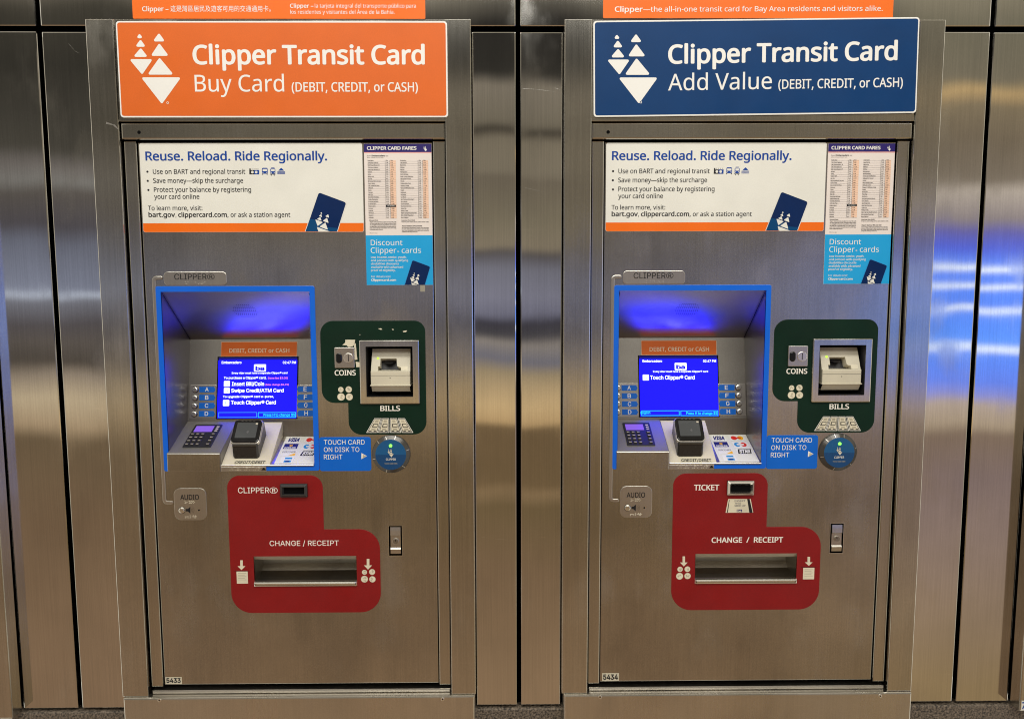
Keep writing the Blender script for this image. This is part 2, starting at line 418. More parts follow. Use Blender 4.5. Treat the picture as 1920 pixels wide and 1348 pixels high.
def logo(mb, fr, x, y, k, c, mat, reg='A', rot=0, clip=None, r=2.2):
    cr, sr = math.cos(rot), math.sin(rot)
    for t in LOGO:
        P = [fr.p(x+k*(u*cr-v*sr), y+k*(u*sr+v*cr), reg) for u, v in t]
        sc = abs(fr.p(x+k, y, reg)[0]-fr.p(x, y, reg)[0])
        P = rpoly([(a, b, r*sc) for a, b in P], 3)
        if clip is not None: P = clip_below(P, clip)
        if len(P) > 2: mb.flat(fr, P, c, mat)

# ------------------------------------------------------------------ the wall of steel panels
PW = plane(0)
xj = {k: [PW.p(a, y)[0] for a, y in v] for k, v in {'l': [(70, 60), (153, 1325)], 'c': [(970, 60), (974, 1310)], 'r': [(1860, 60), (1789, 1310)]}.items()}
xj = {k: sum(v)/2 for k, v in xj.items()}
zj = PW.p(960, 55)[1]; zb = PW.p(1000, 1321)[1]
GV, GH = .0042, .0050            # half the joint widths
XL, XR = -.2298, 1.8610         # where the end cabinets meet the wall
FL, FR_ = -.0055, .7256          # outer edges of a machine's frame
WB = MB(); WB.box(PW, -1.9, 0, 3.5, 2.7, -.20, -.16, 'joint', 0)
tag(WB.build('backing_wall', org=(.8, 0, 0)), 'black backing wall seen only in the narrow joints between steel panels', 'wall')
def scratch(b, fr, pts, c, w=.0005, mat='bright_steel'):
    for p, q in zip(pts, pts[1:]):
        P, Q = Vector(fr.p(*p)), Vector(fr.p(*q)); n = (Q-P).normalized(); n = Vector((-n.y, n.x))*w/2
        b.flat(fr, [tuple(P-n), tuple(Q-n*.3), tuple(Q+n*.3), tuple(P+n)], c, mat)
def panel(x0, x1, z0, z1, label, tilt=(0, 0), marks=()):
    b = MB(); fr = Fr((0, 0, 0)); cx = (x0+x1)/2
    b.prism(fr, rrect(x0, z0, x1, z1, .002, 2), -.02, 0, 'panel', .0022)
    for m_ in marks: scratch(b, fr, m_, .0002)
    o = b.build('wall_panel', org=(cx, 0, z0)); o.location = (cx, 0, z0); o.rotation_euler = (tilt[0], 0, tilt[1])
    return tag(o, label, 'wall panel', 'brushed steel wall panels')
panel(XL, xj['l']-GV, zb, zj-GH, 'steel wall panel at the left edge of the row, left of the first joint', (.001, .004))
panel(xj['l']+GV, FL-.001, zb, zj-GH, 'narrow steel wall panel just left of the orange signed machine', (-.001, .002), [[(157, 1286), (162, 1300), (165, 1306)], [(128, 82), (140, 96), (148, 100)]])
panel(FR_+.001, xj['c']-GV, zb, zj-GH, 'steel wall panel touching the right side of the orange signed machine', (0, 0), [[(903, 1006), (914, 1008), (925, 1008)], [(930, 1010), (962, 1012)]])
panel(xj['c']+GV, S+FL-.001, zb, zj-GH, 'steel wall panel touching the left side of the blue signed machine', (-.0015, .001), [[(980, 166), (1010, 168), (1040, 172)], [(1040, 165), (1052, 169)], [(984, 352), (1020, 360)]])
panel(S+FR_+.001, xj['r']-GV, zb, zj-GH, 'steel wall panel with blue reflection touching the blue signed machine', (.0008, .001))
panel(xj['r']+GV, XR, zb, zj-GH, 'steel wall panel with blue reflection at the right edge, beyond the last joint', (-.001, -.002))
ztop = 2.62
panel(-1.9, xj['l']-GV, zj+GH, ztop, 'upper steel wall panel in the top left corner', (.002, 0))
panel(xj['l']+GV, xj['c']-GV, zj+GH, ztop, 'upper steel wall panel behind the two language orange strip', (.001, 0))
panel(xj['c']+GV, xj['r']-GV, zj+GH, ztop, 'upper steel wall panel behind the one line orange strip', (.0015, 0))
panel(xj['r']+GV, 3.5, zj+GH, ztop, 'upper steel wall panel in the top right corner', (.001, 0))
b = MB()
sz = zb-.006
for x0, x1 in ((-1.9, -.0), (.0, S), (S, 3.5)):
    b.prism(PW, rrect(x0+.0008, -.02, x1-.0008, sz, .0), -.021, .004, 'stone', .003)
so = b.build('stone_base', org=(.8, 0, 0)); so.location = (.8, 0, 0); so['kind'] = 'structure'
for o in COL.objects:
    if o.name.startswith('backing_wall'): o.location = (.8, 0, 0)

# orange strips stuck on the wall above each machine
fr = plane(-.0003)
b = MB(); a0, b0, a1, b1 = fr.box(247, -60, 797, 36); b.prism(fr, rrect(a0, b0, a1, b1, .002, 2), -.0003, .0006, 'poster_orange', .0002)
T = .0008
b.text(fr, 'Clipper –', 534, 633, 44, 17, T, 'sign_white', 'r1', bold=.018)
b.text(fr, '這是灣區居民及遊客可用的交通通用卡。', 640, 1016, 44, 18.5, T, 'sign_white', 'r1', f='cjk', res=2)
b.text(fr, 'Clipper –', 1088, 1176, 31, 14.5, T, 'sign_white', 'r1', bold=.018)
b.text(fr, 'la tarjeta integral del transporte público para', 1181, 1560, 31, 14.5, T, 'sign_white', 'r1')
b.text(fr, 'los residentes y visitantes del Área de la Bahía.', 1089, 1480, 54, 14.5, T, 'sign_white', 'r1')
o = b.build('banner_strip', org=((a0+a1)/2, 0, b0)); o.location = ((a0+a1)/2, 0, b0)
tag(o, 'orange strip with Chinese and Spanish wording above the orange signed machine', 'banner', 'orange strips above the machines')
b = MB(); a0, b0, a1, b1 = fr.box(1131, -60, 1676, 35); b.prism(fr, rrect(a0, b0, a1, b1, .002, 2), -.0003, .0006, 'poster_orange', .0002)
REG['w2'] = (960, 0, 2, 0)
b.text(fr, 'Clipper', 385, 490, 46, 19, T, 'sign_white', 'w2', bold=.02, yb2=46)
b.text(fr, '—the all-in-one transit card for Bay Area residents and visitors alike.', 492, 1389, 46, 19, T, 'sign_white', 'w2', bold=.004, yb2=43)
o = b.build('banner_strip', org=((a0+a1)/2, 0, b0)); o.location = ((a0+a1)/2, 0, b0)
tag(o, 'orange strip with one line of English wording above the blue signed machine', 'banner', 'orange strips above the machines')

# ------------------------------------------------------------------ ticket machines
YF, YD, YK = -.030, -.014, -.036
DX0, DX1, DZ0, DZ1 = .0755, .6476, .7170, 1.8230
DF = plane(YD)
def braille(mb, fr, x0, x1, y0, y1, reg, c, n, mat='braille', r=.0009, seed=1):
    rr = random.Random(seed); A0, B0, A1, B1 = fr.box(x0, y0, x1, y1, reg)
    for i in range(n):
        for k in range(2):
            for j in range(3):
                if rr.random() < .45:
                    a = A0+(A1-A0)*(i+.25+.42*k)/n; bb = B1+(B0-B1)*j/2
                    mb.prism(fr, circ(a, bb, r, 8), c, c+.0006, mat, .0003)
def coins(mb, fr, spots, reg, c):
    for x, y, r in spots:
        a, b = fr.p(x, y, reg); rr = abs(fr.p(x+r, y, reg)[0]-a)
        mb.flat(fr, circ(a, b, rr, 20), c, 'coin_grey'); mb.flat(fr, circ(a, b, rr*.9, 20), c+.00015, 'cream')
        rd = random.Random(int(x))
        for i in range(5):      # a head in profile as a few darker blots
            u, v = rd.uniform(-.45, .45)*rr, rd.uniform(-.5, .5)*rr; mb.flat(fr, circ(a+u, b+v, rr*rd.uniform(.12, .28), 8), c+.0003+.00003*i, 'coin_grey')
def arrow(mb, fr, x, y0, y1, w, reg, c, mat='cream'):
    h = y1-y0; P = [(x-w*.33, y0), (x+w*.33, y0), (x+w*.33, y0+h*.6), (x+w, y0+h*.6), (x, y1), (x-w, y0+h*.6), (x-w*.33, y0+h*.6)]
    mb.flat(fr, fr.ps(P, reg), c, mat)
def poly(mb, fr, pts, reg, c, mat): mb.flat(fr, fr.ps(pts, reg), c, mat)

def ba_logo(mb, fr, x0, y0, x1, y1, reg, c, ink='ink', mate='ink_blue', white='paper'):
    h = y1-y0; w = (x1-x0)/2
    poly(mb, fr, [(x0, y0), (x0+w*.28, y0), (x0+w*.28, y0+h*.25), (x0+w, y0+h*.25), (x0+w, y1), (x0, y1)], reg, c, ink)
    poly(mb, fr, [(x0+w, y0+h*.25), (x1, y0+h*.25), (x1, y1), (x0+w, y1)], reg, c, mate)
    for k, m in ((.62, white), (1.4, white)):
        a, b = fr.p(x0+w*k, y0+h*.62, reg); r = abs(fr.p(x0+h*.23, y0, reg)[0]-fr.p(x0, y0, reg)[0]); mb.flat(fr, circ(a, b, r, 14), c+.0001, m)
    for i in range(4):
        xx = x0+w*(.5+.4*i); poly(mb, fr, [(xx, y0), (xx+h*.1, y0), (xx+h*.1, y0+h*.12), (xx, y0+h*.12)], reg, c, ink)

def info_poster(root, org):
    fr = Fr((0, YD-.0001, 0)); b = MB()
    a0 = (fr.p(63, 62, 'r3')[0]+fr.p(97, 594, 'r3')[0])/2; a1 = (fr.p(1403, 62, 'r3')[0]+fr.p(1418, 594, 'r3')[0])/2
    b1 = fr.p(740, 60, 'r3')[1]; b0 = fr.p(740, 594, 'r3')[1]; bb = fr.p(740, 540, 'r3')[1]
    b.prism(fr, rrect(a0, b0, a1, b1, .004), -.0001, .0009, 'paper', .0003)
    T = .0010
    b.flat(fr, rpoly([(a0+.0004, b0+.0004, .004), (a1-.0004, b0+.0004, .004), (a1-.0004, bb), (a0+.0004, bb)]), T, 'poster_orange')
    t = lambda s, x0, x1, yb, cap, m='ink', bold=.009, **k: b.text(fr, s, x0, x1, yb, cap, T+.0001, m, 'r3', bold=bold, **k)
    t('Reuse. Reload. Ride Regionally.', 107, 1196, 164, 52, 'ink_blue', bold=.020, res=5)
    for x, y in ((118, 232), (120, 287), (124, 342)):
        a, c_ = fr.p(x, y, 'r3'); b.flat(fr, circ(a, c_, .0021, 12), T+.0001, 'ink')
    t('Use on BART and regional transit', 151, 705, 245, 28); t('Save money—skip the surcharge', 153, 692, 299, 28)
    t('Protect your balance by registering', 157, 740, 353, 28); t('your card online', 159, 430, 395, 28)
    t('To learn more, visit:', 122, 448, 463, 27)
    t('bart.gov', 125, 284, 503, 27, bold=.022); t(',', 287, 291, 503, 27); t('clippercard.com', 303, 595, 503, 27, bold=.022); t(', or ask a station agent', 598, 975, 503, 27)
    ba_logo(b, fr, 729, 213, 788, 248, 'r3', T+.0001)
    P = lambda q, m, c=.0001: poly(b, fr, q, 'r3', T+c, m)
    for cx, w in ((822, 17), (870, 15)):           # bus and train seen from the front
        b.flat(fr, rrect(*fr.box(cx-w, 209 if w == 17 else 212, cx+w, 244, 'r3'), r=.0022), T+.0001, 'ink_blue')
        P([(cx-w+4, 216), (cx+w-4, 216), (cx+w-4, 229), (cx-w+4, 229)], 'paper', .0002)
        for sgn in (-1, 1):
            P([(cx+sgn*(w-3)-3, 244), (cx+sgn*(w-3)+3, 244), (cx+sgn*(w-3)+3, 250), (cx+sgn*(w-3)-3, 250)], 'ink')
            P([(cx+sgn*(w-6)-2.5, 235), (cx+sgn*(w-6)+2.5, 235), (cx+sgn*(w-6)+2.5, 239), (cx+sgn*(w-6)-2.5, 239)], 'paper', .0002)
    P([(858, 255), (866, 244), (870, 244), (862, 256)], 'ink'); P([(882, 255), (874, 244), (870, 244), (878, 256)], 'ink'); P([(860, 206), (880, 206), (880, 209), (860, 209)], 'ink_blue')
    P([(903, 226), (918, 210), (922, 210), (938, 226)], 'ink_blue')
    for y in (230, 236, 242): P([(897, y), (943, y), (943, y+3.6), (897, y+3.6)], 'ink_blue')
    card = [(1145, 352), (1315, 415), (1259, 590), (1062, 590)]
    b.flat(fr, rpoly([(*fr.p(x, y, 'r3'), r) for (x, y), r in zip(card, (.005, .005, 0, 0))]), T+.0002, 'paper')
    c2 = [(1146, 356), (1310, 417), (1255, 590), (1066, 590)]
    q = rpoly([(*fr.p(x, y, 'r3'), r) for (x, y), r in zip(c2, (.004, .004, 0, 0))]); b.flat(fr, q, T+.0003, 'card_navy')
    P([(1092, 515), (1140, 523), (1200, 565), (1262, 570), (1255, 589), (1068, 589)], 'card_teal', .0004)
    logo(b, fr, 1163, 474, 1.13, T+.0006, 'paper', 'r3', math.radians(20), clip=b0+.0006)
    return b.build('information_poster', root, org)

ST1 = ['12th Street Oakland', '16th Street Mission, SF', '19th Street Oakland', '24th Street Mission, SF', 'Antioch', 'Ashby', 'Balboa Park', 'Bay Fair', 'Berryessa/North San Jose', 'Castro Valley', 'Civic Center/UN Plaza', 'Coliseum', 'Colma', 'Concord', 'Daly City', 'Downtown Berkeley', 'Dublin/Pleasanton', 'El Cerrito del Norte', 'El Cerrito Plaza', 'Embarcadero', 'Fremont', 'Fruitvale', 'Glen Park', 'Hayward', 'Lafayette']
ST2 = ['Lake Merritt', 'MacArthur', 'Millbrae', 'Milpitas', 'Montgomery', 'North Berkeley', 'North Concord/Martinez', 'Oakland Int\'l Airport', 'Orinda', 'Pittsburg/Bay Point', 'Pittsburg Center', 'Pleasant Hill/Contra Costa', 'Powell', 'Richmond', 'Rockridge', 'San Bruno', 'San Francisco Int\'l Airport', 'San Leandro', 'South Hayward', 'South San Francisco', 'Union City', 'Walnut Creek', 'Warm Springs/South Fremont', 'West Dublin/Pleasanton', 'West Oakland']
def fare_poster(root, org, tape):
    fr = Fr((0, YD-.0002, 0)); b = MB(); R8 = 's8'
    a0 = (fr.p(52, 48, R8)[0]+fr.p(92, 1322, R8)[0])/2; a1 = (fr.p(665, 48, R8)[0]+fr.p(687, 1322, R8)[0])/2
    bz = lambda y: fr.p(370, y, R8)[1]
    b.prism(fr, rrect(a0, bz(1322), a1, bz(48)), -.0002, .0005, 'paper_cool', .0001)
    T = .0007
    b.rect(fr, a0, bz(124), a1, bz(49), T, 'purple'); b.rect(fr, a0, bz(133), a1, bz(124.5), T, 'pink'); b.rect(fr, a0, bz(1321), a1, bz(874), T, 'sky_blue')
    t = lambda s, x0, x1, yb, cap, m='ink', **k: b.text(fr, s, x0, x1, yb, cap, T+.0002, m, R8, **k)
    t('CLIPPER CARD FARES', 87, 535, 103, 29, 'sign_white', bold=.03)
    logo(b, fr, 602, 70, .36, T+.0002, 'sign_white', R8)
    t('from', 87, 122, 163, 11); t('Embarcadero', 130, 252, 163, 13, bold=.02); t('to:', 258, 280, 163, 11); t('Select one-way discount fares', 88, 236, 177, 7)
    pit = bz(217)-bz(237.65)
    for (nx, cx, ox, ex), names in (((92, 250, 292, 345), ST1), ((385, 545, 587, 636), ST2)):
        b.rect(fr, fr.p(ox+6, 460, R8)[0], bz(720), fr.p(ex+6, 460, R8)[0], bz(198), T+.0001, 'peach')
        ax, ac, ao, ae = [fr.p(v+6, 460, R8)[0] for v in (nx, cx, ox, ex)]
        b.lines(fr, ['Destination']+names, ax, bz(204), .00195, pit, T+.0003, 'ink', .80, bold=.012)
        rd = random.Random(nx)
        b.lines(fr, ['Clip.']+['%.2f' % rd.uniform(1.6, 9.9) for _ in names], ac+.0012, bz(204), .00195, pit, T+.0003, 'ink', .85, bold=.012)
        b.lines(fr, ['Disc.']+['%.2f' % rd.uniform(3, 12) for _ in names], ao+.0015, bz(204), .00195, pit, T+.0003, 'ink', .85, bold=.012)
        for i in range(26):
            z = bz(207)-pit*i; b.rect(fr, ax, z-.00012, ae, z+.00012, T+.0002, 'ink_grey')
        for x in (ac, ao): b.rect(fr, x-.0002, bz(720), x+.0002, bz(198), T+.0002, 'ink')
    b.rect(fr, *fr.box(260, 600, 349, 619, R8), T+.0004, 'ink')
    b.text(fr, 'You are here', 272, 336, 613, 8, T+.0005, 'sign_white', R8, bold=.02)
    para = ['Clipper cards load and carry fares for every rider, with', 'the same single ride price for all regional stations. Riders', 'are not eligible for discounts. Discount fares can be used at', 'the station gate or purchased online. See a station agent for', 'youth, senior and other reduced fares and to ask for help,', 'or find more information about fares online at any time.']
    for i, l in enumerate(para): b.text(fr, l, 113, 352-(120 if i == 5 else 0), 757+13.6*i, 7.5, T+.0003, 'ink', R8, bold=.02, res=1)
    t('Discount fares', 110, 188, 742, 8, bold=.03); t('Effective date', 113, 182, 857, 6)
    t('Excursion fare: $6.20', 400, 520, 742, 8, bold=.03); t('Airport Stations: SFO and OAK', 402, 585, 794, 9, bold=.03)
    for i, l in enumerate(['Entering and exiting at the same station costs']): b.text(fr, l, 400, 645, 756, 7, T+.0003, 'ink', R8, bold=.02, res=1)
    for i, l in enumerate(['San Francisco International Airport: fares include a', 'premium. Oakland Airport: fares include a connector fare', 'to or from any station in the region and cannot be', 'combined with any other fare.']): b.text(fr, l, 402, 645-(100 if i == 3 else 0), 809+12*i, 7, T+.0003, 'ink', R8, bold=.02, res=1)
    w = 'sign_white'
    t('Discount', 122, 408, 964, 49, w, res=4); t('Clipper', 122, 352, 1033, 49, w, res=4); t('®', 362, 378, 1028, 16, w); t('cards', 401, 575, 1033, 49, w, res=4)
    for i, (l, x1) in enumerate((('Low income, senior, youth,', 443), ('and persons with qualifying', 458), ('disabilities discounts', 376), ('available with advanced', 414), ('proof of eligibility.', 345))):
        t(l, 124, x1, 1079+29.7*i, 18, w, res=2, bold=.01)
    t('For details visit', 126, 301, 1254, 18, w, res=2); t('Clippercard.com', 126, 351, 1285, 18, w, res=2, bold=.03)
    card = [(497, 1092), (663, 1155), (613, 1320), (423, 1320)]
    b.flat(fr, rpoly([(*fr.p(x, y, R8), r) for (x, y), r in zip(card, (.0035, .0035, 0, 0))]), T+.0002, 'card_cyan')
    c2 = [(499, 1098), (657, 1157), (609, 1320), (429, 1320)]
    b.flat(fr, rpoly([(*fr.p(x, y, R8), r) for (x, y), r in zip(c2, (.003, .003, 0, 0))]), T+.0003, 'card_navy')
    logo(b, fr, 516, 1210, 1.15, T+.0005, 'paper', R8, math.radians(20), clip=bz(1320.5))
    o = b.build('fare_poster', root, org)
    if tape:
        b = MB(); b.rect(fr, *fr.box(788, 533, 797, 547), .0002, 'beige_dark'); b.build('tape_scrap', root, org)
    return o

def rounded(fr, pts, reg='A'):
    return [(*fr.p(x, y, reg), r) for x, y, r in pts]

def header_sign(root, org, mi):
    b = MB(); Y = YF-.0005
    if mi == 0:
        fr = Fr((0, Y, 0)); reg = 'A'; C = [(217, 41), (838.5, 41.5), (840, 221), (228.5, 221.5)]; bgm = 'sign_orange'
    else:
        fr = Fr((0, Y, 0)); reg = 'B'; C = [(1112, 41.5), (1722, 33), (1717.5, 213.5), (1113, 220)]; bgm = 'sign_navy'
    P = [Vector(fr.p(x, y, reg)) for x, y in C]
    cen = sum(P, Vector((0, 0)))/4; u = ((P[1]-P[0])+(P[2]-P[3])).normalized(); v = Vector((-u.y, u.x))
    hw = ((P[1]-P[0]).length+(P[2]-P[3]).length)/4; hh = ((P[0]-P[3]).length+(P[1]-P[2]).length)/4
    def rr(dw, r): return rpoly([(*(cen+u*sx_*(hw-dw)+v*sy_*(hh-dw)), r) for sx_, sy_ in ((-1, -1), (1, -1), (1, 1), (-1, 1))], 5)
    b.prism(fr, rr(0, .006), 0, .003, 'sign_white', .0006, side='sign_white'); T = .0032
    b.flat(fr, rr(.0028, .0045), T, bgm); T += .0002
    w = 'sign_white'
    if mi == 0:
        b.text(fr, 'Clipper Transit Card', 363, 797, 121.5, 34.5, T, w, 'A', bold=.024, res=10)
        b.text(fr, 'Buy Card', 367, 534, 173, 31, T, w, 'A', bold=.003, res=10)
        b.text(fr, '(DEBIT, CREDIT, or CASH)', 548, 784, 173, 17, T, w, 'A', bold=.012, res=6)
        logo(b, fr, 263, 64.5, 1, T, w, 'A'); b.flat(fr, circ(*fr.p(315.7, 194), .0022, 16), T, w); b.flat(fr, circ(*fr.p(315.7, 194), .0013, 12), T+.0001, bgm)
    else:
        b.text(fr, 'Clipper Transit Card', 1252, 1681, 120.5, 34, T, w, 'B', bold=.024, res=10, yb2=113.5)
        b.text(fr, 'Add Value', 1252, 1446, 171, 30.5, T, w, 'B', bold=.003, res=10, yb2=168)
        b.text(fr, '(DEBIT, CREDIT, or CASH)', 1458, 1691, 168, 17, T, w, 'B', bold=.012, res=6, yb2=164)
        logo(b, fr, 1156, 66, .985, T, w, 'B'); b.flat(fr, circ(*fr.p(1201, 193, 'B'), .0022, 16), T, w); b.flat(fr, circ(*fr.p(1201, 193, 'B'), .0013, 12), T+.0001, bgm)
    return b.build('header_sign', root, org, 'orange header sign' if mi == 0 else 'navy blue header sign, hung slightly crooked')

def machine(mi):
    L = mi == 0
    root = bpy.data.objects.new('ticket_machine', None); COL.objects.link(root); ORG = Vector((.362, 0, 0)); root.location = (mi*S+.362, 0, 0)
    tag(root, 'steel ticket machine under the orange header sign, numbered 5433' if L else 'steel ticket machine under the navy blue header sign, numbered 5434', 'ticket machine', 'ticket machines in the steel wall')
    def B(mb, name, parent=root, label=None):
        return mb.build(name, parent, ORG, label)
    # ---- frame
    fr = plane(YF); ztop = 2.0494
    b = MB()
    b.box(fr, FL, .700, .0476, ztop, -.06, 0, 'frame', .0018); b.box(fr, .6752, .700, FR_, ztop, -.06, 0, 'frame', .0018)
    b.box(fr, .0478, 1.8605, .6750, ztop, -.06, -.003, 'frame', .001)
    if L: scratch(b, fr, [(199, 231), (214, 235), (222, 243)], .0002, .004, 'plate_steel')
    B(b, 'surround_frame')
    header_sign(root, ORG, mi)
    b = MB(); b.box(fr, .0490, 1.8275, .6740, 1.8585, -.04, -.006, 'rail', .003)
    a, z = fr.p(*((258, 247.5) if L else (1141, 247)), 'A' if L else 'B'); hb = MB()
    b.flat(fr, circ(a, z, .0042, 18), -.0059, 'rail'); b.flat(fr, circ(a, z, .0034, 18), -.0058, 'joint')
    B(b, 'header_rail')
    for x0, x1 in ((.0502, .0738), (.6494, .6730)):
        b = MB(); b.box(fr, x0, .7150, x1, 1.8250, -.04, -.012, 'rail', .002); B(b, 'side_rail')
    b = MB(); b.prism(fr, rrect(.0478, .690, .675, 1.8600), -.062, -.045, 'joint', 0, holes=[rrect(.09, 1.165, .645, 1.56), rrect(.26, .9, .6, 1.1)]); B(b, 'inner_lining')
    # ---- kick plate and its sill
    fk = plane(YK)
    b = MB(); b.box(fk, -.0015, 0, .7235, .700, -.05, 0, 'kick', .003)
    b.prism(fk, rrect(.052, .7004, .672, .7075), -.05, -.0155, 'plate_steel', .002)
    kp = B(b, 'kick_plate')
    for x, y in ((299, 1312), (830, 1310)):
        a, z = fk.p(x, y); b = MB(); b.prism(fk, circ(a, z, .0036, 16), 0, .0012, 'bright_steel', .0006); b.flat(fk, circ(a, z, .0015, 8), .0013, 'black'); B(b, 'screw', kp)
    # ---- door with its openings
    AX0, AX1, AZ0, AZ1 = .1065, .4010, 1.1800, 1.5340
    bz = DF.box(678, 641, 784, 752); trb = DF.box(476.5, 1042, 669, 1094)
    lk = DF.box(1573, 429, 1661, 622, 'r6')
    b = MB()
    b.prism(DF, rrect(DX0, DZ0, DX1, DZ1), -.02, 0, 'door', .0018, holes=[rrect(AX0, AZ0, AX1, AZ1), rrect(*bz), rrect(*trb), rrect(*lk)])
    B(b, 'door')
    info_poster(root, ORG); fare_poster(root, ORG, L)
    # ---- blue trim round the alcove
    b = MB(); b.prism(DF, rrect(.0967, 1.1715, .4110, 1.5450, .004, 3), 0, .0022, 'trim_blue', .0008, holes=[rrect(AX0, AZ0+.001, AX1, AZ1)]); B(b, 'alcove_trim')
    # ---- alcove
    YT, ZT, YB, ZB_ = .116, 1.430, .085, 1.258; ZL = 1.183
    x0, x1 = AX0+.0007, AX1-.0007
    b = MB()
    Yf = YD+.0005
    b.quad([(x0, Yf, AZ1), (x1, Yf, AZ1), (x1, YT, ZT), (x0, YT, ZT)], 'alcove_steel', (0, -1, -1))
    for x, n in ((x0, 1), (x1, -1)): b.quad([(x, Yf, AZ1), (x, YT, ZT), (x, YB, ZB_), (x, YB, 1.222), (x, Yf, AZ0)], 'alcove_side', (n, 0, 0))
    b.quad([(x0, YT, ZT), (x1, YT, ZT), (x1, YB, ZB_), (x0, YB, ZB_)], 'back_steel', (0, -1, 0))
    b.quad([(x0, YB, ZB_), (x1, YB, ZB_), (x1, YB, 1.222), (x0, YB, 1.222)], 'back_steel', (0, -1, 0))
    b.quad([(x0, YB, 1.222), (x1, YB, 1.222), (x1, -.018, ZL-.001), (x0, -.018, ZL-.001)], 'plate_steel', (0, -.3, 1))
    # black corner seams
    for x in (x0+.0012, x1-.0012): b.quad([(x-.0007, Yf-.0, AZ1-.003), (x+.0007, Yf, AZ1-.003), (x+.0007, YT-.002, ZT-.0005), (x-.0007, YT-.002, ZT-.0005)], 'black', (0, -1, -1))
    al = B(b, 'alcove')
    # speaker holes in the alcove ceiling
    cv = Vector((0, Yf-YT, AZ1-ZT)); cf = Fr((0, YT, ZT), cv); b = MB()
    a0, b0, a1, b1 = cf.box(590, 233, 750, 324, 'r4')
    for i in range(13):
        for j in range(11):
            u = -1+2*(i+(j % 2)*.5)/12.5; v = -1+2*j/10
            if u*u+v*v < 1: b.flat(cf, circ((a0+a1)/2+u*(a1-a0)/2, (b0+b1)/2+v*(b1-b0)/2, .00105, 8), .0003, 'black')
    B(b, 'speaker_grille', al)
    # ---- back panel: strip, screen, buttons
    bf = Fr((0, YB, ZB_), (0, YT-YB, ZT-ZB_))
    b = MB(); q = bf.box(521, 474, 1003, 568, 'r4'); b.prism(bf, rrect(*q, r=.001, seg=2), 0, .0012, 'accept_text', .0003); i_ = .0008
    b.flat(bf, rrect(q[0]+i_, q[1]+i_, q[2]-i_, q[3]-i_), .0014, 'accept_orange')
    b.text(bf, 'This machine accepts', 668, 862, 508, 13, .0016, 'poster_orange', 'r4'); b.text(bf, 'DEBIT, CREDIT or CASH', 574, 953, 543, 25, .0016, 'accept_text', 'r4', bold=.014, res=4)
    B(b, 'payment_strip')
    b = MB(); q = bf.box(503, 574, 999, 956, 'r4')
    b.prism(bf, rrect(q[0]-.003, q[1]-.002, q[2]+.003, q[3]+.002), 0, .0010, 'black_gloss', .0003)
    b.rect(bf, q[0], q[1], q[2], q[3], .0012, 'screen_blue'); b.rect(bf, q[0], q[3]-.006, q[2], q[3], .0013, 'screen_top'); c = .0015
    tt = lambda s, u0, u1, yb, cap, m='screen_white', reg='r4', bold=.02, **k: b.text(bf, s, u0, u1, yb, cap, c, m, reg, f='gro', bold=bold, res=2, **k)
    def outline(bx, m, w=.0012):
        a0, b0, a1, b1 = bx; b.flat(bf, [(a0, b0), (a1, b0), (a1, b1), (a0, b1)], c, m, holes=[[(a0+w, b0+w), (a1-w, b0+w), (a1-w, b1-w), (a0+w, b1-w)]])
    def icon(bx):
        b.flat(bf, rrect(*bx, r=.0012, seg=2), c, 'screen_white'); w = (bx[2]-bx[0])
        b.rect(bf, bx[0]+w*.3, bx[1]+w*.25, bx[0]+w*.42, bx[1]+w*.7, c+.0001, 'screen_edge'); b.rect(bf, bx[0]+w*.6, bx[1]+w*.2, bx[0]+w*.7, bx[1]+w*.45, c+.0001, 'screen_edge')
    tt('Embarcadero', 526, 651, 613, 15); tt('02:47 PM', 912, 1003 - 8, 613, 15)
    bx = bf.box(730, 617, 806, 663, 'r4'); b.flat(bf, rrect(*bx, r=.0015, seg=2), c, 'screen_white')
    b.atext(bf, 'ba', (bx[0]+.003, bx[1]+.0028), (bx[2]-.003, bx[1]+.0028), .0082, c+.0001, 'screen_blue', 'gro', .05, 2)
    tt('Every rider must have a separate Clipper® card', 590, 941, 677, 11)
    if L:
        tt('To purchase a Clipper® card,', 540, 808, 709, 14); tt('(have fee $3.00)', 818, 943, 709, 11, 'screen_pink')
        icon(bf.box(540, 722, 578, 758, 'r4')); tt('Insert Bill/Coin', 590, 794, 752, 23); tt('(Max change $4.95)', 803, 950, 750, 10, 'screen_pink')
        icon(bf.box(540, 766, 577, 800, 'r4')); tt('Swipe Credit/ATM Card', 586, 917, 793, 22)
        tt('To upgrade Clipper® card e-purse,', 534, 855, 827, 13); icon(bf.box(534, 842, 574, 880, 'r4')); tt('Touch Clipper® Card', 584, 868, 869, 23)
    else:
        icon(bf.box(286, 682, 325, 719, 'r8')); tt('Touch Clipper® Card', 333, 614, 712, 24, reg='r8'); tt('English', 273, 334, 929, 14, 'screen_cyan', 'r8', bold=.025)
    outline(bf.box(505, 919, 748, 953, 'r4'), 'screen_edge' if L else 'screen_cyan'); outline(bf.box(755, 919, 994, 953, 'r4'), 'screen_cyan'); tt('Press H to change $5', 790, 988, 943, 15, 'screen_cyan', bold=.025)
    B(b, 'screen', label='lit blue screen with several lines of instructions' if L else 'lit blue screen with a single instruction line')
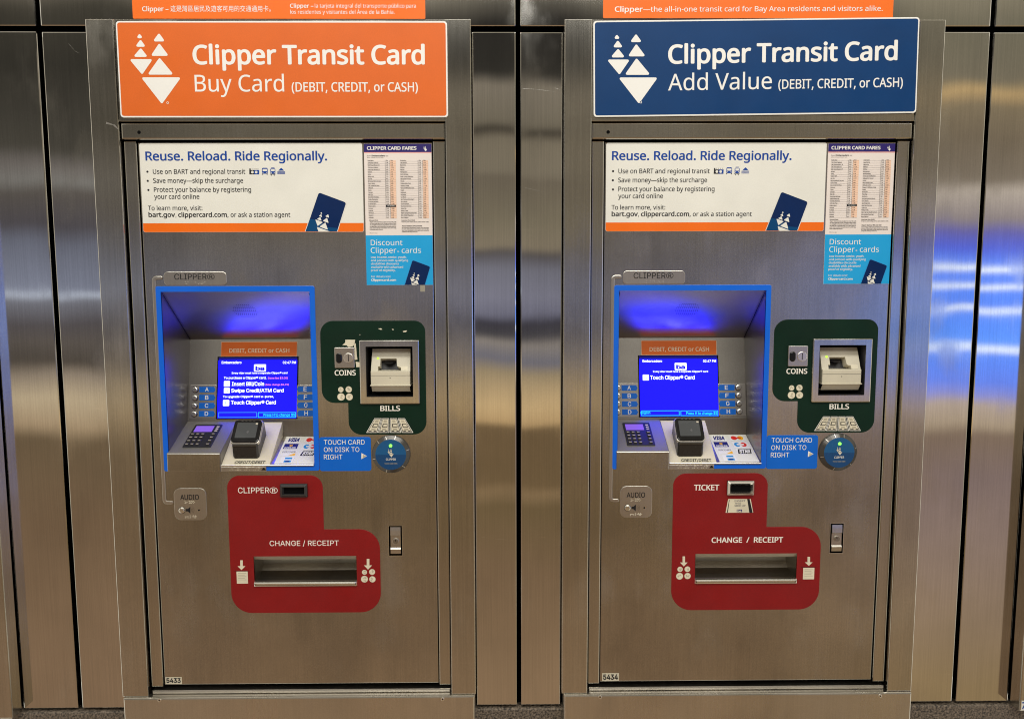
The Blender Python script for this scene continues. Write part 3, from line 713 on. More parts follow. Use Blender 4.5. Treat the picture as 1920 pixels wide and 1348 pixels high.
    for side, letters in ((0, 'ABCD'), (1, 'EFGH')):
        b = MB(); reg = 'r4' if side == 0 else 'r8'
        q = bf.box(322, 747, 490, 958, reg) if side == 0 else bf.box(764, 738, 936, 943, reg)
        q = (max(q[0], x0+.001), q[1], min(q[2], x1-.001), q[3])
        b.prism(bf, rrect(*q, r=.002, seg=2), 0, .0012, 'plate_steel', .0005); bp = B(b, 'button_plate')
        for i, ch in enumerate(letters):
            b = MB()
            if side == 0:
                y = 776+51*i; xx = -1*i; X = [(385+xx, y-18), (478+xx, y-18), (487+xx, y), (478+xx, y+18), (385+xx, y+18)]; tx = (422+xx, 444+xx, y+12, 25); bt = (361-2.5*i, y+1)
            else:
                y = 764+50.5*i; xx = 2.5*i; X = [(771+xx, y-18), (866+xx, y-18), (866+xx, y+18), (771+xx, y+18), (762+xx, y)]; tx = (804+xx*1.6, 824+xx*1.8, y+12, 26); bt = (888+xx, y-1)
            b.prism(bf, bf.ps(X, reg), .0012, .0018, 'arrow_blue', .0002); b.text(bf, ch, tx[0], tx[1], tx[2], tx[3], .0020, 'white_ink', reg, f='gro', bold=.008, res=4); B(b, 'button_label', bp)
            b = MB(); a, z = bf.p(*bt, reg)
            b.prism(bf, circ(a, z, .0070, 24), .0012, .0030, 'body_grey', .0006); b.prism(bf, circ(a, z, .0058, 24), .0030, .0065, 'bright_steel', .0018); B(b, 'button', bp)
    # ---- keypad shelf
    BX1 = .2120; kf = Fr((0, -.0185, 1.2092), (0, .1035, .0475)); ln = Vector((0, .1035, .0475)).length
    b = MB()
    b.box(kf, .1045, 0, BX1, ln, -.02, 0, 'shelf_steel', .0012)
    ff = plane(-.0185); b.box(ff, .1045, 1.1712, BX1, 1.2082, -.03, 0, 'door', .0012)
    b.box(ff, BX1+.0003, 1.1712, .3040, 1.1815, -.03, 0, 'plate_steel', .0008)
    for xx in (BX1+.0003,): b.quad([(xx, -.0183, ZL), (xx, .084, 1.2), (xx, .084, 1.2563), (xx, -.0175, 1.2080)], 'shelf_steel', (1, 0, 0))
    braille(b, ff, 545, 770, 1266, 1284, 'r4', 0, 12, 'braille', .0008, 5); poly(b, ff, [(775, 1285), (790, 1267), (806, 1285)], 'r4', .0004, 'black')
    sh = B(b, 'keypad_shelf')
    b = MB(); q = [kf.p(x, y, 'r4') for x, y in ((355, 998), (532, 1002), (452, 1146), (284, 1142))]
    a0 = (q[0][0]+q[3][0])/2; a1 = (q[1][0]+q[2][0])/2; k0 = (q[2][1]+q[3][1])/2; k1 = (q[0][1]+q[1][1])/2
    b.prism(kf, rrect(a0, k0, a1, k1, .002, 2), 0, .0018, 'black_plastic', .0006); kp = B(b, 'keypad', label='black keypad with a lit violet display')
    w_, h_ = a1-a0, k1-k0
    b = MB(); b.prism(kf, rrect(a0+.08*w_, k0+.66*h_, a0+.74*w_, k0+.92*h_), .0018, .0022, 'lcd', .0001); B(b, 'keypad_display', kp)
    for i in range(5):
        for j in range(4 if i < 3 else 4):
            if i == 3: continue
            cx = a0+w_*(.12+.185*i); cz = k0+h_*(.12+.145*j)
            b = MB(); b.prism(kf, rrect(cx-.0036, cz-.0030, cx+.0036, cz+.0030, .0008, 2), .0018, .0040, 'key', .0007)
            b.rect(kf, cx-.0026, cz-.0022, cx+.0026, cz-.0006, .0042, 'key_mark'); B(b, 'key', kp)
    b = MB()
    for j in range(3): b.flat(kf, rrect(a0+.83*w_, k0+(.68+.09*j)*h_, a0+.93*w_, k0+(.73+.09*j)*h_), .0020, 'key_mark')
    B(b, 'key_column', kp)
    # ---- card tray, terminal, stickers
    PX1 = .3100; tf = Fr((0, -.0178, ZL), (0, .1015, .071)); tl = Vector((0, .1015, .071)).length
    b = MB(); b.box(tf, BX1+.0006, .002, PX1, tl, -.02, 0, 'tray_plate', .0008)
    b.prism(ff, rrect(BX1+.0003, 1.1818, AX1-.0005, 1.1850), -.01, .0006, 'bright_steel', .001)
    b.quad([(PX1-.0002, -.0165, ZL-.002), (PX1-.0002, .083, 1.21), (PX1-.0002, .083, 1.2530), (PX1-.0002, -.0165, ZL)], 'tray_plate', (1, 0, 0))
    tr = B(b, 'card_tray')
    b = MB(); q = tf.box(606, 1217, 803, 1243, 'r4'); b.prism(tf, rrect(q[0], .0035, q[2], .0035+q[3]-q[1]), 0, .0006, 'beige', .0001)
    b.atext(tf, 'CREDIT/DEBIT', (q[0]+.001, .0052), (q[2]-.001, .0052), (q[3]-q[1])*.62, .0008, 'ink', 'gro', .02, 3, shear=.12); B(b, 'tray_label', tr)
    # terminal: a leaning slab on a foot
    tx0, tx1 = .2322, .2847
    b = MB(); zb_, zt_ = 1.2290, 1.2670
    prof = [(-.0085, zb_), (.0245, zt_), (.042, zt_-.004), (.058, 1.226), (.058, 1.215), (.002, 1.190), (-.004, 1.196)]
    xs = [(tx0+.003, 1), (tx0, .94)]
    def ring(x, k):
        cyy = sum(p[0] for p in prof)/len(prof); cz = sum(p[1] for p in prof)/len(prof)
        return [(x, cyy+(y-cyy)*k, cz+(z-cz)*k) for y, z in prof]
    RG = [ring(tx0, .90), ring(tx0+.0035, 1), ring(tx1-.0035, 1), ring(tx1, .90)]; n = len(prof); V = [v for r in RG for v in r]
    F = [(k*n+i, k*n+(i+1) % n, (k+1)*n+(i+1) % n, (k+1)*n+i) for k in range(3) for i in range(n)]+[tuple(range(n))[::-1], tuple(3*n+i for i in range(n))]
    b.faces(V, F, 'terminal_body'); te = B(b, 'card_terminal')
    sl = Vector((0, .033, zt_-zb_)); tfc = Fr((0, -.0085, zb_), sl); h_ = sl.length
    b = MB(); b.prism(tfc, rrect(tx0-.0030, -.0018, tx1+.0030, h_+.0028, .0066), -.008, -.0002, 'plate_steel', .0010); B(b, 'terminal_rim_glint', te)  # paler steel ring added to stand in for the highlight round the head
    b = MB(); b.prism(tfc, rrect(tx0-.0022, -.001, tx1+.0022, h_+.002, .0085), -.006, .0026, 'black_gloss', .0020); b.flat(tfc, rrect(tx0+.005, .009, tx1-.005, h_-.005, .0015, 2), .0028, 'grey_glass')
    for k_, (r0) in enumerate((.0022, .0036, .005)):
        pts = [(tx0+.0255+r0*math.cos(t), h_*.45+r0*math.sin(t)) for t in (-.6, -.3, 0, .3, .6)]; P2 = [(tx0+.0255+(r0+.0005)*math.cos(t), h_*.45+(r0+.0005)*math.sin(t)) for t in (.6, .3, 0, -.3, -.6)]
        b.flat(tfc, pts+P2, .0030, 'ink_grey')
    b.flat(tfc, rrect(tx1-.010, h_-.010, tx1-.0055, h_-.0065), .0030, 'key_mark')
    for k_ in range(4): b.flat(tfc, rrect(tx0+.012+.008*k_, h_-.0022, tx0+.016+.008*k_, h_-.0008), .0029, 'body_grey')
    B(b, 'terminal_face', te)
    b = MB(); b.box(plane(-.0085), tx0+.001, zb_-.0085, tx1-.001, zb_-.0015, -.015, .0012, 'body_grey', .002); B(b, 'terminal_band', te)
    lf = Fr((0, -.0020, 1.1985), (0, -.002, .012)); b = MB(); b.box(lf, tx0+.016, 0, tx1-.017, .0052, -.002, .0012, 'plate_steel', .0003); B(b, 'terminal_label', te)
    # card logos
    sf = Fr((0, -.018, ZL-.001), (0, YB+.018, 1.222-ZL+.001)); b = MB()
    q = [sf.p(x, y, 'r8') for x, y in ((715, 1056), (965, 1056), (1010, 1236), (755, 1232))]
    a0 = (q[0][0]+q[3][0])/2; a1 = min((q[1][0]+q[2][0])/2, AX1-.002); s0 = (q[2][1]+q[3][1])/2; s1 = min((q[0][1]+q[1][1])/2, sf.V.dot(Vector((0, YB, 1.222))-sf.O)-.001)
    a0 = max(a0, PX1+.0012)
    b.prism(sf, rrect(a0, s0, a1, s1), 0, .0006, 'paper', .0001); cc = .0009; w_, h_ = a1-a0, s1-s0
    g = lambda u, v: (a0+u*w_, s0+v*h_)
    def gr(u0, v0, u1, v1, m, c=cc): b.flat(sf, [g(u0, v0), g(u1, v0), g(u1, v1), g(u0, v1)], c, m)
    for u0, v0, u1, v1 in ((.04, .76, .42, .97), (.04, .51, .42, .73), (.06, .27, .44, .48), (.12, .03, .45, .24), (.52, .76, .93, .97), (.53, .50, .94, .73), (.54, .26, .95, .47)): gr(u0, v0, u1, v1, 'sign_white')
    b.atext(sf, 'VISA', g(.07, .80), g(.38, .80), h_*.13, cc+.0002, 'card_ink_navy', 'gro', .05, 2, shear=.2)
    gr(.05, .53, .41, .72, 'card_ink_navy', cc+.0001); b.flat(sf, circ(*g(.23, .655), .0034, 14), cc+.0002, 'card_yellow'); b.flat(sf, circ(*g(.23, .655), .0014, 10), cc+.0003, 'card_ink_navy'); b.atext(sf, 'INTERLINK', g(.08, .545), g(.38, .545), h_*.05, cc+.0002, 'sign_white', 'gro', .03, 1)
    b.atext(sf, 'DISCOVER', g(.08, .39), g(.42, .39), h_*.055, cc+.0002, 'ink_grey', 'gro', .02, 1); b.flat(sf, [g(.26, .29), g(.43, .29), g(.43, .38)], cc+.0001, 'card_yellow')
    gr(.22, .05, .40, .22, 'card_cyan', cc+.0001); gr(.22, .12, .40, .16, 'sign_white', cc+.0002); gr(.26, .06, .36, .10, 'card_ink_navy', cc+.0002)
    for v, m1_, m2_ in ((.865, 'card_red', 'card_yellow'), (.615, 'card_red', 'card_cyan')):
        if v < .8: m1_, m2_ = m2_, m1_
        b.flat(sf, circ(*g(.64, v), .0062, 20, .0078), cc+.0001, m1_); b.flat(sf, circ(*g(.81, v), .0062, 20, .0078), cc+.0002, m2_)
        b.flat(sf, rrect(*g(.63, v-.025), *g(.82, v+.025)), cc+.0003, 'card_red' if v > .8 else 'sign_white')
    b.flat(sf, [g(.56, .28), g(.90, .28), g(.94, .45), g(.60, .45)], cc+.0001, 'ink'); b.atext(sf, 'STAR', g(.60, .31), g(.88, .31), h_*.11, cc+.0002, 'sign_white', 'gro', .05, 2, shear=.2)
    B(b, 'card_sticker', label='cream sticker with payment card logos')
    # ---- label plate, raised guide line and audio plate
    b = MB(); q = DF.box(160, 33, 557, 118, 'r4'); b.prism(DF, rrect(*q, r=.008), 0, .0016, 'plate_steel', .0007)
    b.text(DF, 'CLIPPER', 228, 432, 82, 36, .0018, 'ink', 'r4', f='gro', bold=.004, res=5); b.text(DF, '®', 435, 482, 82, 36, .0018, 'ink', 'r4', res=5)
    braille(b, DF, 292, 426, 96, 109, 'r4', .0016, 8, 'plate_steel', .0008, 3); B(b, 'label_plate')
    b = MB()
    P = DF.ps([(305, 521), (288, 522), (284, 530), (286, 700), (311, 939), (324, 941)])
    xg = (DF.p(287, 560)[0]+DF.p(310, 900)[0])/2; z0_, z1_ = DF.p(300, 521)[1], DF.p(318, 942)[1]; xe0, xe1 = DF.p(305, 521)[0], DF.p(325, 942)[0]; h = .0034
    o_ = rpoly([(xe0, z0_+h, h), (xg-h, z0_+h, .009), (xg-h, z1_-h, .009), (xe1, z1_-h, h), (xe1, z1_+h, h), (xg+h, z1_+h, .003), (xg+h, z0_-h, .003), (xe0, z0_-h, h)], 4)
    b.flat(DF, inset(o_, -.0007), .0002, 'tray_steel'); b.prism(DF, o_, .0002, .0018, 'plate_steel', .0011); B(b, 'guide_line')
    b = MB(); q = DF.box(196, 188, 403, 392, 'r6'); b.prism(DF, rrect(*q, r=.013), 0, .0016, 'plate_steel', .0007)
    b.text(DF, 'AUDIO', 236, 356, 261, 32, .0018, 'ink', 'r6', bold=.016, res=3)
    braille(b, DF, 262, 330, 270, 284, 'r6', .0016, 5, 'braille', .0008, 8); braille(b, DF, 264, 342, 363, 377, 'r6', .0016, 6, 'braille', .0008, 9)
    poly(b, DF, [(272, 320), (284, 320), (300, 306), (300, 350), (284, 336), (272, 336)], 'r6', .0018, 'ink')
    for k_, r_ in enumerate((10, 18, 26)):
        c_ = DF.p(298, 328, 'r6'); s_ = .31e-3*r_
        b.flat(DF, [(c_[0]+s_*math.cos(t), c_[1]+s_*math.sin(t)) for t in (-.8, -.4, 0, .4, .8)]+[(c_[0]+(s_+.0007)*math.cos(t), c_[1]+(s_+.0007)*math.sin(t)) for t in (.8, .4, 0, -.4, -.8)], .0018, 'tray_steel')
    b.flat(DF, circ(*DF.p(356, 328, 'r6'), .0030, 16), .0018, 'bright_steel'); b.flat(DF, circ(*DF.p(355, 328, 'r6'), .0020, 14), .0020, 'black'); ap = B(b, 'audio_plate')
    b = MB(); a, z = DF.p(246, 328, 'r6'); b.prism(DF, circ(a, z, .0072, 24), .0016, .0022, 'body_grey', .0003); b.prism(DF, circ(a, z, .0064, 24), .0022, .0048, 'bright_steel', .0022); B(b, 'audio_button', ap)
    # ---- green coin and note panel
    b = MB()
    P = rounded(DF, [(90, 92, .027), (917, 92, .022), (925, 988, .025), (308, 988, .026), (308, 740, 0), (95, 740, .026)], 'r5')
    xs_ = [DF.p(92, 400, 'r5')[0], DF.p(920, 500, 'r5')[0], DF.p(310, 850, 'r5')[0]]; zs_ = [DF.p(500, 90, 'r5')[1], DF.p(600, 988, 'r5')[1], DF.p(200, 739, 'r5')[1]]
    o_ = rpoly([(xs_[0], zs_[0], .026), (xs_[1], zs_[0], .022), (xs_[1], zs_[1], .026), (xs_[2], zs_[1], .026), (xs_[2], zs_[2], 0), (xs_[0], zs_[2], .026)], 8)
    b.prism(DF, o_, 0, .0010, 'green', .0004, holes=[rrect(*bz)]); T = .0012
    b.text(DF, 'COINS', 201, 368, 520, 40, T, 'white_ink', 'r5', bold=.022, res=4); b.text(DF, 'BILLS', 561, 718, 800, 40, T, 'white_ink', 'r5', bold=.022, res=4)
    coins(b, DF, [(250, 633, 22), (312, 632, 26), (252, 690, 30), (317, 690, 28)], 'r5', T)
    for (t0, t1), (u0, u1) in (((515, 572), (450, 540)), ((577, 630), (545, 632)), ((638, 692), (637, 727)), ((700, 755), (733, 822))):
        lerp = lambda s, v: ((t0+(t1-t0)*s)*(1-v)+(u0+(u1-u0)*s)*v, 859+114*v)
        def pl(r, c_, m): poly(b, DF, [lerp(*x) for x in r], 'r5', c_, m)
        def bxq(s0, v0, s1, v1): return [(s0, v0), (s1, v0), (s1, v1), (s0, v1)]
        pl(bxq(0, 0, 1, 1), T, 'white_ink'); pl(bxq(.06, .04, .94, .96), T+.0001, 'ink'); pl(bxq(.12, .07, .88, .93), T+.0002, 'cream')
        pl(bxq(.3, .12, .7, .3), T+.0003, 'coin_grey'); pl(bxq(.25, .38, .8, .62), T+.0003, 'ink'); pl(bxq(.35, .42, .75, .58), T+.0004, 'cream'); pl(bxq(.3, .7, .7, .82), T+.0003, 'coin_grey'); pl(bxq(.16, .86, .4, .92), T+.0003, 'ink'); pl(bxq(.6, .86, .84, .92), T+.0003, 'ink')
    braille(b, DF, 215, 345, 570, 588, 'r5', .0010, 5, 'green', .0008, 4); braille(b, DF, 520, 690, 828, 845, 'r5', .0010, 6, 'green', .0008, 6)
    if L:
        rd = random.Random(3)
        for blob in ([(285, 240), (362, 240), (358, 270), (345, 292), (310, 296), (296, 285), (262, 282), (285, 262)], [(352, 270), (366, 268), (380, 395), (360, 400)], [(366, 412), (418, 418), (420, 505), (408, 500), (402, 455), (372, 455)], [(406, 305), (416, 305), (414, 375), (407, 372)],
                     [(545, 152), (565, 150), (578, 160), (562, 161)], [(652, 156), (668, 157), (662, 166)], [(738, 174), (772, 164), (764, 178), (745, 181)], [(396, 196), (405, 198), (400, 208)]):
            rough = []
            for i in range(len(blob)):
                p_, q_ = blob[i-1], blob[i]
                for k_ in range(3): rough.append((p_[0]+(q_[0]-p_[0])*k_/3+rd.uniform(-1.5, 1.5), p_[1]+(q_[1]-p_[1])*k_/3+rd.uniform(-1.5, 1.5)))
            poly(b, DF, rough, 'r5', T, 'cream')
    B(b, 'coin_and_note_panel', label='dark green panel with scraps of torn cream tape' if L else None)
    b = MB(); q = DF.box(203, 299, 359, 461, 'r5'); b.prism(DF, rrect(*q, r=.0015, seg=2), .001, .005, 'plate_steel', .001)
    a, z = DF.p(313, 382, 'r5'); b.prism(DF, circ(a, z, .0098, 28), .005, .0062, 'bright_steel', .0008); b.rect(DF, a-.0007, z-.0066, a+.0007, z+.0066, .0064, 'black')
    cs = B(b, 'coin_slot')
    b = MB(); a, z = DF.p(238, 383, 'r5'); b.prism(DF, rrect(a-.0062, z-.0103, a+.0062, z+.0103, .0060), .005, .0074, 'black_gloss', .0022); B(b, 'coin_return_button', cs)
    # ---- note acceptor
    b = MB(); q = DF.box(400, 241, 872, 745, 'r5'); qi = DF.box(452, 292, 820, 688, 'r5')
    b.prism(DF, rrect(*q, r=.002, seg=3), 0, .006, 'frame', .0022, holes=[rrect(*qi, r=.001, seg=2)])
    fi = Fr((0, YD, 0))
    b.wall(fi, rrect(*qi), .0055, -.05, 'black_plastic', [(.5*(qi[0]+qi[2])+(x-.5*(qi[0]+qi[2]))*.98, z) for x, z in ccw(rrect(*qi))])
    b.rect(fi, qi[0], qi[1], qi[2], qi[3], -.05, 'joint'); ib = B(b, 'note_bezel')
    b = MB(); na, nb = DF.p(484, 400, 'r5')[0], DF.p(795, 400, 'r5')[0]
    zz = lambda y: DF.p(640, y, 'r5')[1]; xx_ = lambda x, y=440: DF.p(x, y, 'r5')[0]
    uf = Fr((0, YD+.001, zz(487)), (0, .018, zz(318)-zz(487)))             # upper face leans back
    hgt = (Vector((0, .018, zz(318)-zz(487)))).length
    un = lambda y: (zz(y)-zz(487))/(zz(318)-zz(487))*hgt
    face = [(na, 0), (xx_(540), 0), (xx_(540), un(452)), (xx_(556), un(452)), (xx_(556), un(393)), (xx_(684), un(393)), (xx_(690), un(450)), (xx_(722), un(462)), (xx_(722), 0), (nb, 0), (nb-.001, hgt), (na+.001, hgt)]
    b.prism(uf, face, -.03, 0, 'beige', 0)
    b.rect(uf, na, 0, nb, un(380), -.018, 'black_plastic')
    b.quad([uf.w(xx_(556), un(393), -.017), uf.w(xx_(684), un(393), -.017), uf.w(xx_(640), un(430), -.003), uf.w(xx_(600), un(430), -.003)], 'black_plastic')
    b.box(plane(YD), na, zz(600), nb, zz(487), -.04, .003, 'beige', .0012); b.rect(plane(YD), na, zz(524), nb, zz(520), .0032, 'beige_dark')
    b.box(plane(YD), na-.001, zz(603), nb+.001, zz(595), -.03, .0065, 'beige', .001)
    b.quad([(na+.001, YD-.003, zz(603)), (nb-.001, YD-.003, zz(603)), (nb-.001, YD+.006, zz(652)), (na+.001, YD+.006, zz(652))], 'beige', (0, -1, -.2))
    b.quad([(na+.001, YD+.006, zz(652)), (nb-.001, YD+.006, zz(652)), (nb-.001, YD+.03, zz(652)), (na+.001, YD+.03, zz(652))], 'beige', (0, 0, -1))
    b.flat(uf, rrect(xx_(722), un(483), xx_(776), un(452)), .0004, 'cream'); b.flat(plane(YD), circ(xx_(640, 540), zz(541), .0009, 10), .0034, 'black')
    na_ = B(b, 'note_acceptor')
    b = MB(); a = xx_(535, 390); b.prism(uf, circ(a, un(391), .0024, 14), 0, .0010, 'led_yellow', .0004); B(b, 'indicator_light', na_)
    # ---- blue touch sticker and card disk
    b = MB(); q = DF.box(81, 1008, 488, 1275, 'r5'); b.prism(DF, rrect(*q, r=.005), 0, .0008, 'label_blue', .0002)
    for s_, u1, yb in (('TOUCH CARD', 438, 1066), ('ON DISK TO', 396, 1124), ('RIGHT', 262, 1182)): b.text(DF, s_, 116, u1, yb, 37, .0010, 'white_ink', 'r5', f='gro', bold=.002, res=4)
    poly(b, DF, [(412, 1133), (456, 1157), (412, 1181)], 'r5', .0010, 'white_ink'); poly(b, DF, [(424, 1146), (450, 1158), (420, 1176)], 'r5', .0011, 'coin_grey')
    B(b, 'touch_sticker')
    dfm = plane(YD); a, z = dfm.p(648, 1140, 'r5'); b = MB(); R0 = .0388
    b.prism(dfm, circ(a, z, R0, 64), 0, .0040, 'disk_ring', .0012)
    N = 64; c0 = circ(a, z, R0*.97, N); c1 = circ(a, z, R0*.80, N); b.wall(dfm, c0, .0041, .0085, 'disk_ring', c1); b.flat(dfm, c1, .0085, 'disk_blue'); half = [p for p in circ(a, z, R0*.79, 64) if p[1] <= z+.002]; b.flat(dfm, half, .0087, 'disk_blue_dark')
    for t in range(12):
        an = math.radians(15+30*t); ca, sa = math.cos(an), math.sin(an); w = .0005
        if t % 2 == 0 or t in (2, 3):
            P = [(R0*.83, -w), (R0*.99, -w), (R0*.99, w), (R0*.83, w)]
            b.faces([dfm.w(a+u*ca-v*sa, z+u*sa+v*ca, .0088 if u < R0*.9 else .0046) for u, v in P], [(0, 1, 2, 3)], 'plate_steel', dfm.N)
    kx = .2375e-3*1.14
    sc = .0168/132
    for tri in LOGO: b.flat(dfm, [(a-.0040+u*sc, z+.0118-v*sc) for u, v in tri], .0090, 'braille')
    b.atext(dfm, 'CLIPPER', (a-.0100, z-.0115), (a+.0100, z-.0115), .0042, .0090, 'white_ink', 'hum', .008, 3); b.atext(dfm, 'TOUCH CARD HERE', (a-.013, z-.0190), (a+.013, z-.0190), .0019, .0090, 'coin_grey', 'hum', .02, 2)
    cd_ = B(b, 'card_disk')
    b = MB(); b.prism(dfm, circ(a, z+.0185, .0033, 18), .0086, .0105, 'led_green', .0012); B(b, 'indicator_light', cd_)
    # ---- red return panel
    g6 = lambda x, y: DF.p(x, y, 'r6')
    xl, xm, xr = g6(550, 560)[0], g6(1152, 280)[0], g6(1518, 620)[0]; zt2, zn, zb2 = g6(845, 106)[1], g6(1300, 452)[1], g6(1040, 987)[1]
    b = MB(); b.prism(DF, rpoly([(xl, zb2, .042), (xr, zb2, .042), (xr, zn, .042), (xm, zn, 0), (xm, zt2, .026), (xl, zt2, .026)], 10), 0, .0010, 'red', .0004, holes=[rrect(*trb)]); T = .0012
    if L:
        b.text(DF, 'CLIPPER', 606, 806, 219, 36, T, 'white_ink', 'r6', f='gro', bold=.004, res=5); b.text(DF, '®', 809, 861, 221, 38, T, 'white_ink', 'r6', res=5)
        b.text(DF, 'CHANGE / RECEIPT', 809, 1253, 557, 33, T, 'white_ink', 'r6', f='gro', bold=.004, res=5)
        arrow(b, DF, 628, 650, 713, 25, 'r6', T); arrow(b, DF, 1441, 641, 710, 26, 'r6', T)
        rc = ('r6', 597, 722, 669, 800); co = ('r6', [(1418, 727, 17), (1467, 725, 20), (1418, 771, 23), (1469, 772, 21)])
    else:
        b.text(DF, 'TICKET', 620, 782, 200, 34, T, 'white_ink', 's2', bold=.02, res=4); b.text(DF, 'CHANGE  /  RECEIPT', 733, 1192, 536, 33, T, 'white_ink', 's2', bold=.02, res=4)
        arrow(b, DF, 555, 625, 690, 24, 's2', T); arrow(b, DF, 1358, 628, 686, 25, 's2', T)
        rc = ('s2', 1321, 698, 1393, 772); co = ('s2', [(531, 708, 18), (578, 707, 19), (528, 752, 23), (579, 751, 21)])
        braille(b, DF, 605, 790, 222, 245, 's2', .001, 7, 'red', .0008, 2); braille(b, DF, 850, 1100, 550, 566, 's2', .001, 11, 'red', .0008, 12)
        tk = [(840, 257), (985, 257), (1001, 345), (823, 345)]; poly(b, DF, tk, 's2', T, 'cream'); poly(b, DF, [(962, 257), (978, 257), (997, 345), (976, 345)], 's2', T+.0001, 'ink')
        poly(b, DF, [(846, 262), (849, 262), (838, 343), (832, 343)], 's2', T+.0001, 'ink')
        for i, s_ in enumerate(('INSERT', 'THIS', 'SIDE UP')): b.text(DF, s_, 880, 880+(70, 42, 72)[i], 274+15.5*i, 10, T+.0001, 'ink_grey', 's2', bold=.02, res=2)
        poly(b, DF, [(895, 324), (929, 324), (929, 341), (895, 341)], 's2', T+.0001, 'card_ink_navy'); b.text(DF, 'ba', 899, 924, 339, 12, T+.0002, 'cream', 's2', f='gro', bold=.04)
    reg, u0, v0, u1, v1 = rc; a0, b0, a1, b1 = DF.box(u0, v0, u1, v1, reg); b.rect(DF, a0, b0, a1, b1, T, 'cream'); b.rect(DF, a0-.0045, b1+.0007, a1+.0025, b1+.0014, T, 'ink')
    for i in range(5): b.rect(DF, a0+.003, b1-.0045-.0034*i, a1-.003-(.003 if i % 2 else 0), b1-.0035-.0034*i, T+.0001, 'coin_grey')
    coins(b, DF, co[1], co[0], T)
    B(b, 'return_panel', label='red panel lettered CLIPPER and CHANGE / RECEIPT' if L else 'red panel lettered TICKET and CHANGE / RECEIPT')
    b = MB(); q = DF.box(880, 158, 1053, 242, 'r6') if L else DF.box(832, 139, 1002, 228, 's2')
    i1 = (q[0]+.004, q[1]+.0045, q[2]-.004, q[3]-.004); i2 = (q[0]+.0075, q[1]+.007, q[2]-.0065, q[3]-.0085)
    rim = 'black_plastic' if L else 'bright_steel'
    b.wall(DF, rrect(*q, r=.001, seg=2), 0, .006, 'black_plastic'); b.wall(DF, rrect(*q, r=.001, seg=2), .006, .010, 'black_plastic' if L else 'plate_steel', ccw(rrect(*i1, r=.001, seg=2)))
    b.wall(DF, rrect(*i1), .010, .004, rim, ccw(rrect(*i2))); b.rect(DF, *i2, .0042, 'joint')
    if L: b.flat(DF, rrect(*i1), .0099, 'body_grey', holes=[rrect(q[0]+.005, q[1]+.006, q[2]-.0048, q[3]-.0055)])
    B(b, 'card_slot' if L else 'ticket_slot')
    # return tray: a bin with a curved floor and a bright rolled lip
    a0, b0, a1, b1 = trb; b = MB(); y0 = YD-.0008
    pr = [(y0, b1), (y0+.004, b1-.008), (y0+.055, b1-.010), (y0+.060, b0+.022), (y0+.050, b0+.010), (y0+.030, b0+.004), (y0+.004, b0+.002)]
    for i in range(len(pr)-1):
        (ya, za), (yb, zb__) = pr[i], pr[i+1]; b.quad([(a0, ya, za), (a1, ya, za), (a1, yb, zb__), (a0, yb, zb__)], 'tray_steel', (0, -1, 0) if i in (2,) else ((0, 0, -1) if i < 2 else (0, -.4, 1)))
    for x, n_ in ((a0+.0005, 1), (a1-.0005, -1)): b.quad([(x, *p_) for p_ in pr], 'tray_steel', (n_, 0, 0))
    B(b, 'return_tray')
    b = MB(); q = DF.box(707, 783, 1373, 816, 'r6'); b.prism(DF, rrect(a0-.0008, q[1], a1+.0008, q[3], .001, 2), -.004, .0055, 'bright_steel', .0040); B(b, 'tray_lip')
    # ---- lock
    b = MB(); a0, b0, a1, b1 = lk
    b.flat(DF, rrect(a0-.0006, b0-.0006, a1+.0006, b1+.0006), .0006, 'bright_steel', holes=[rrect(a0+.0004, b0+.0004, a1-.0004, b1-.0004)])
    b.wall(DF, rrect(*lk), .0006, -.012, 'black_plastic', inward=True); b.rect(DF, *lk, -.012, 'joint')
    lo = B(b, 'door_lock')
    b = MB(); h0, h1 = a0+.0038, a1-.0034; zc = (b0+b1)/2
    pr = [(.0006, b1-.0030), (.0015, b1-.010), (.0022, b1-.020), (-.0005, b1-.022), (-.0005, b0+.017), (.0022, b0+.014), (.001, b0+.0045), (-.003, b0+.0030)]
    for i in range(len(pr)-1): b.faces([DF.w(x, z, c) for (c, z) in pr[i:i+2] for x in (h0, h1)], [(0, 1, 3, 2)], 'plate_steel', DF.N)
    for x, n_ in ((h0, -1), (h1, 1)): b.quad([tuple(DF.w(x, z, c)) for c, z in pr]+[tuple(DF.w(x, b0+.003, -.012)), tuple(DF.w(x, b1-.003, -.012))], 'plate_steel', (n_, 0, 0))
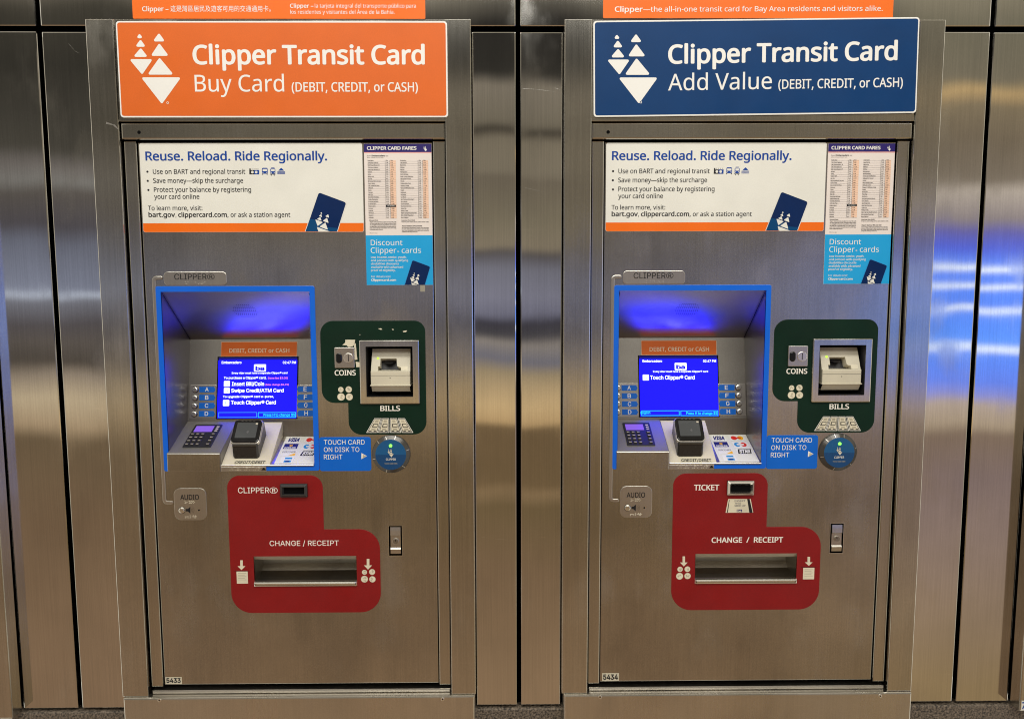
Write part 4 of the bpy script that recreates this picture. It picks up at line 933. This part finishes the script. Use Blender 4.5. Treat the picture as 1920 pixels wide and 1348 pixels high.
    B(b, 'latch_handle', lo)
    b = MB(); ck = ((h0+h1)/2, zc-.0012) if L else ((h0+h1)/2+.001, zc-.001)
    b.prism(DF, circ(*ck, .0064, 24), -.0005, .0018, 'plate_steel', .0005); b.flat(DF, circ(*ck, .0052, 20), .0020, 'tray_steel'); an = 0 if L else .6
    b.flat(DF, [(ck[0]+u*math.cos(an)-v*math.sin(an), ck[1]+u*math.sin(an)+v*math.cos(an)) for u, v in ((-.0007, .0005), (.0007, .0005), (.0007, .0042), (-.0007, .0042))], .0022, 'black'); B(b, 'key_cylinder', lo)
    # ---- number sticker
    b = MB(); q = DF.box(309, 1269, 341, 1283.5) if L else DF.box(1129, 1261.5, 1160.5, 1276.5, 'B'); q = (max(q[0], DX0+.002), max(q[1], DZ0+.002), q[2], q[3])
    b.prism(DF, rrect(*q), 0, .0005, 'beige', .0001); b.atext(DF, '5433' if L else '5434', (q[0]+.002, q[1]+.0030), (q[2]-.002, q[1]+.0030), (q[3]-q[1])*.66, .0007, 'ink', 'gro', .03, 4); B(b, 'number_sticker')
    return root
machine(0); machine(1)

# the projecting steel cabinets at either end, of which only the near corner shows
for side in (-1, 1):
    xa, xb = (-1.85, XL-.0006) if side < 0 else (XR+.0006, 3.45)
    root = bpy.data.objects.new('steel_cabinet', None); COL.objects.link(root); org = Vector(((xa+xb)/2, 0, zb)); root.location = org
    tag(root, 'projecting steel cabinet whose corner shows at the bottom left edge' if side < 0 else 'projecting steel cabinet at the right edge with a small white number sticker', 'cabinet')
    b = MB(); b.box(plane(-.036), xa, zb-.001, xb, 2.06, -.03, 0, 'frame', .0025, back=True); b.build('cabinet_body', root, org)
    if side > 0:
        b = MB(); fk = plane(-.0362); q = fk.box(1915, 1313, 1938, 1331)
        b.prism(fk, rrect(*q), 0, .0005, 'paper', .0001); b.atext(fk, '7', (q[0]+.001, q[1]+.004), (q[0]+.0085, q[1]+.004), (q[3]-q[1])*.66, .0007, 'ink_blue', 'gro', .03, 4); b.build('number_sticker', root, org)
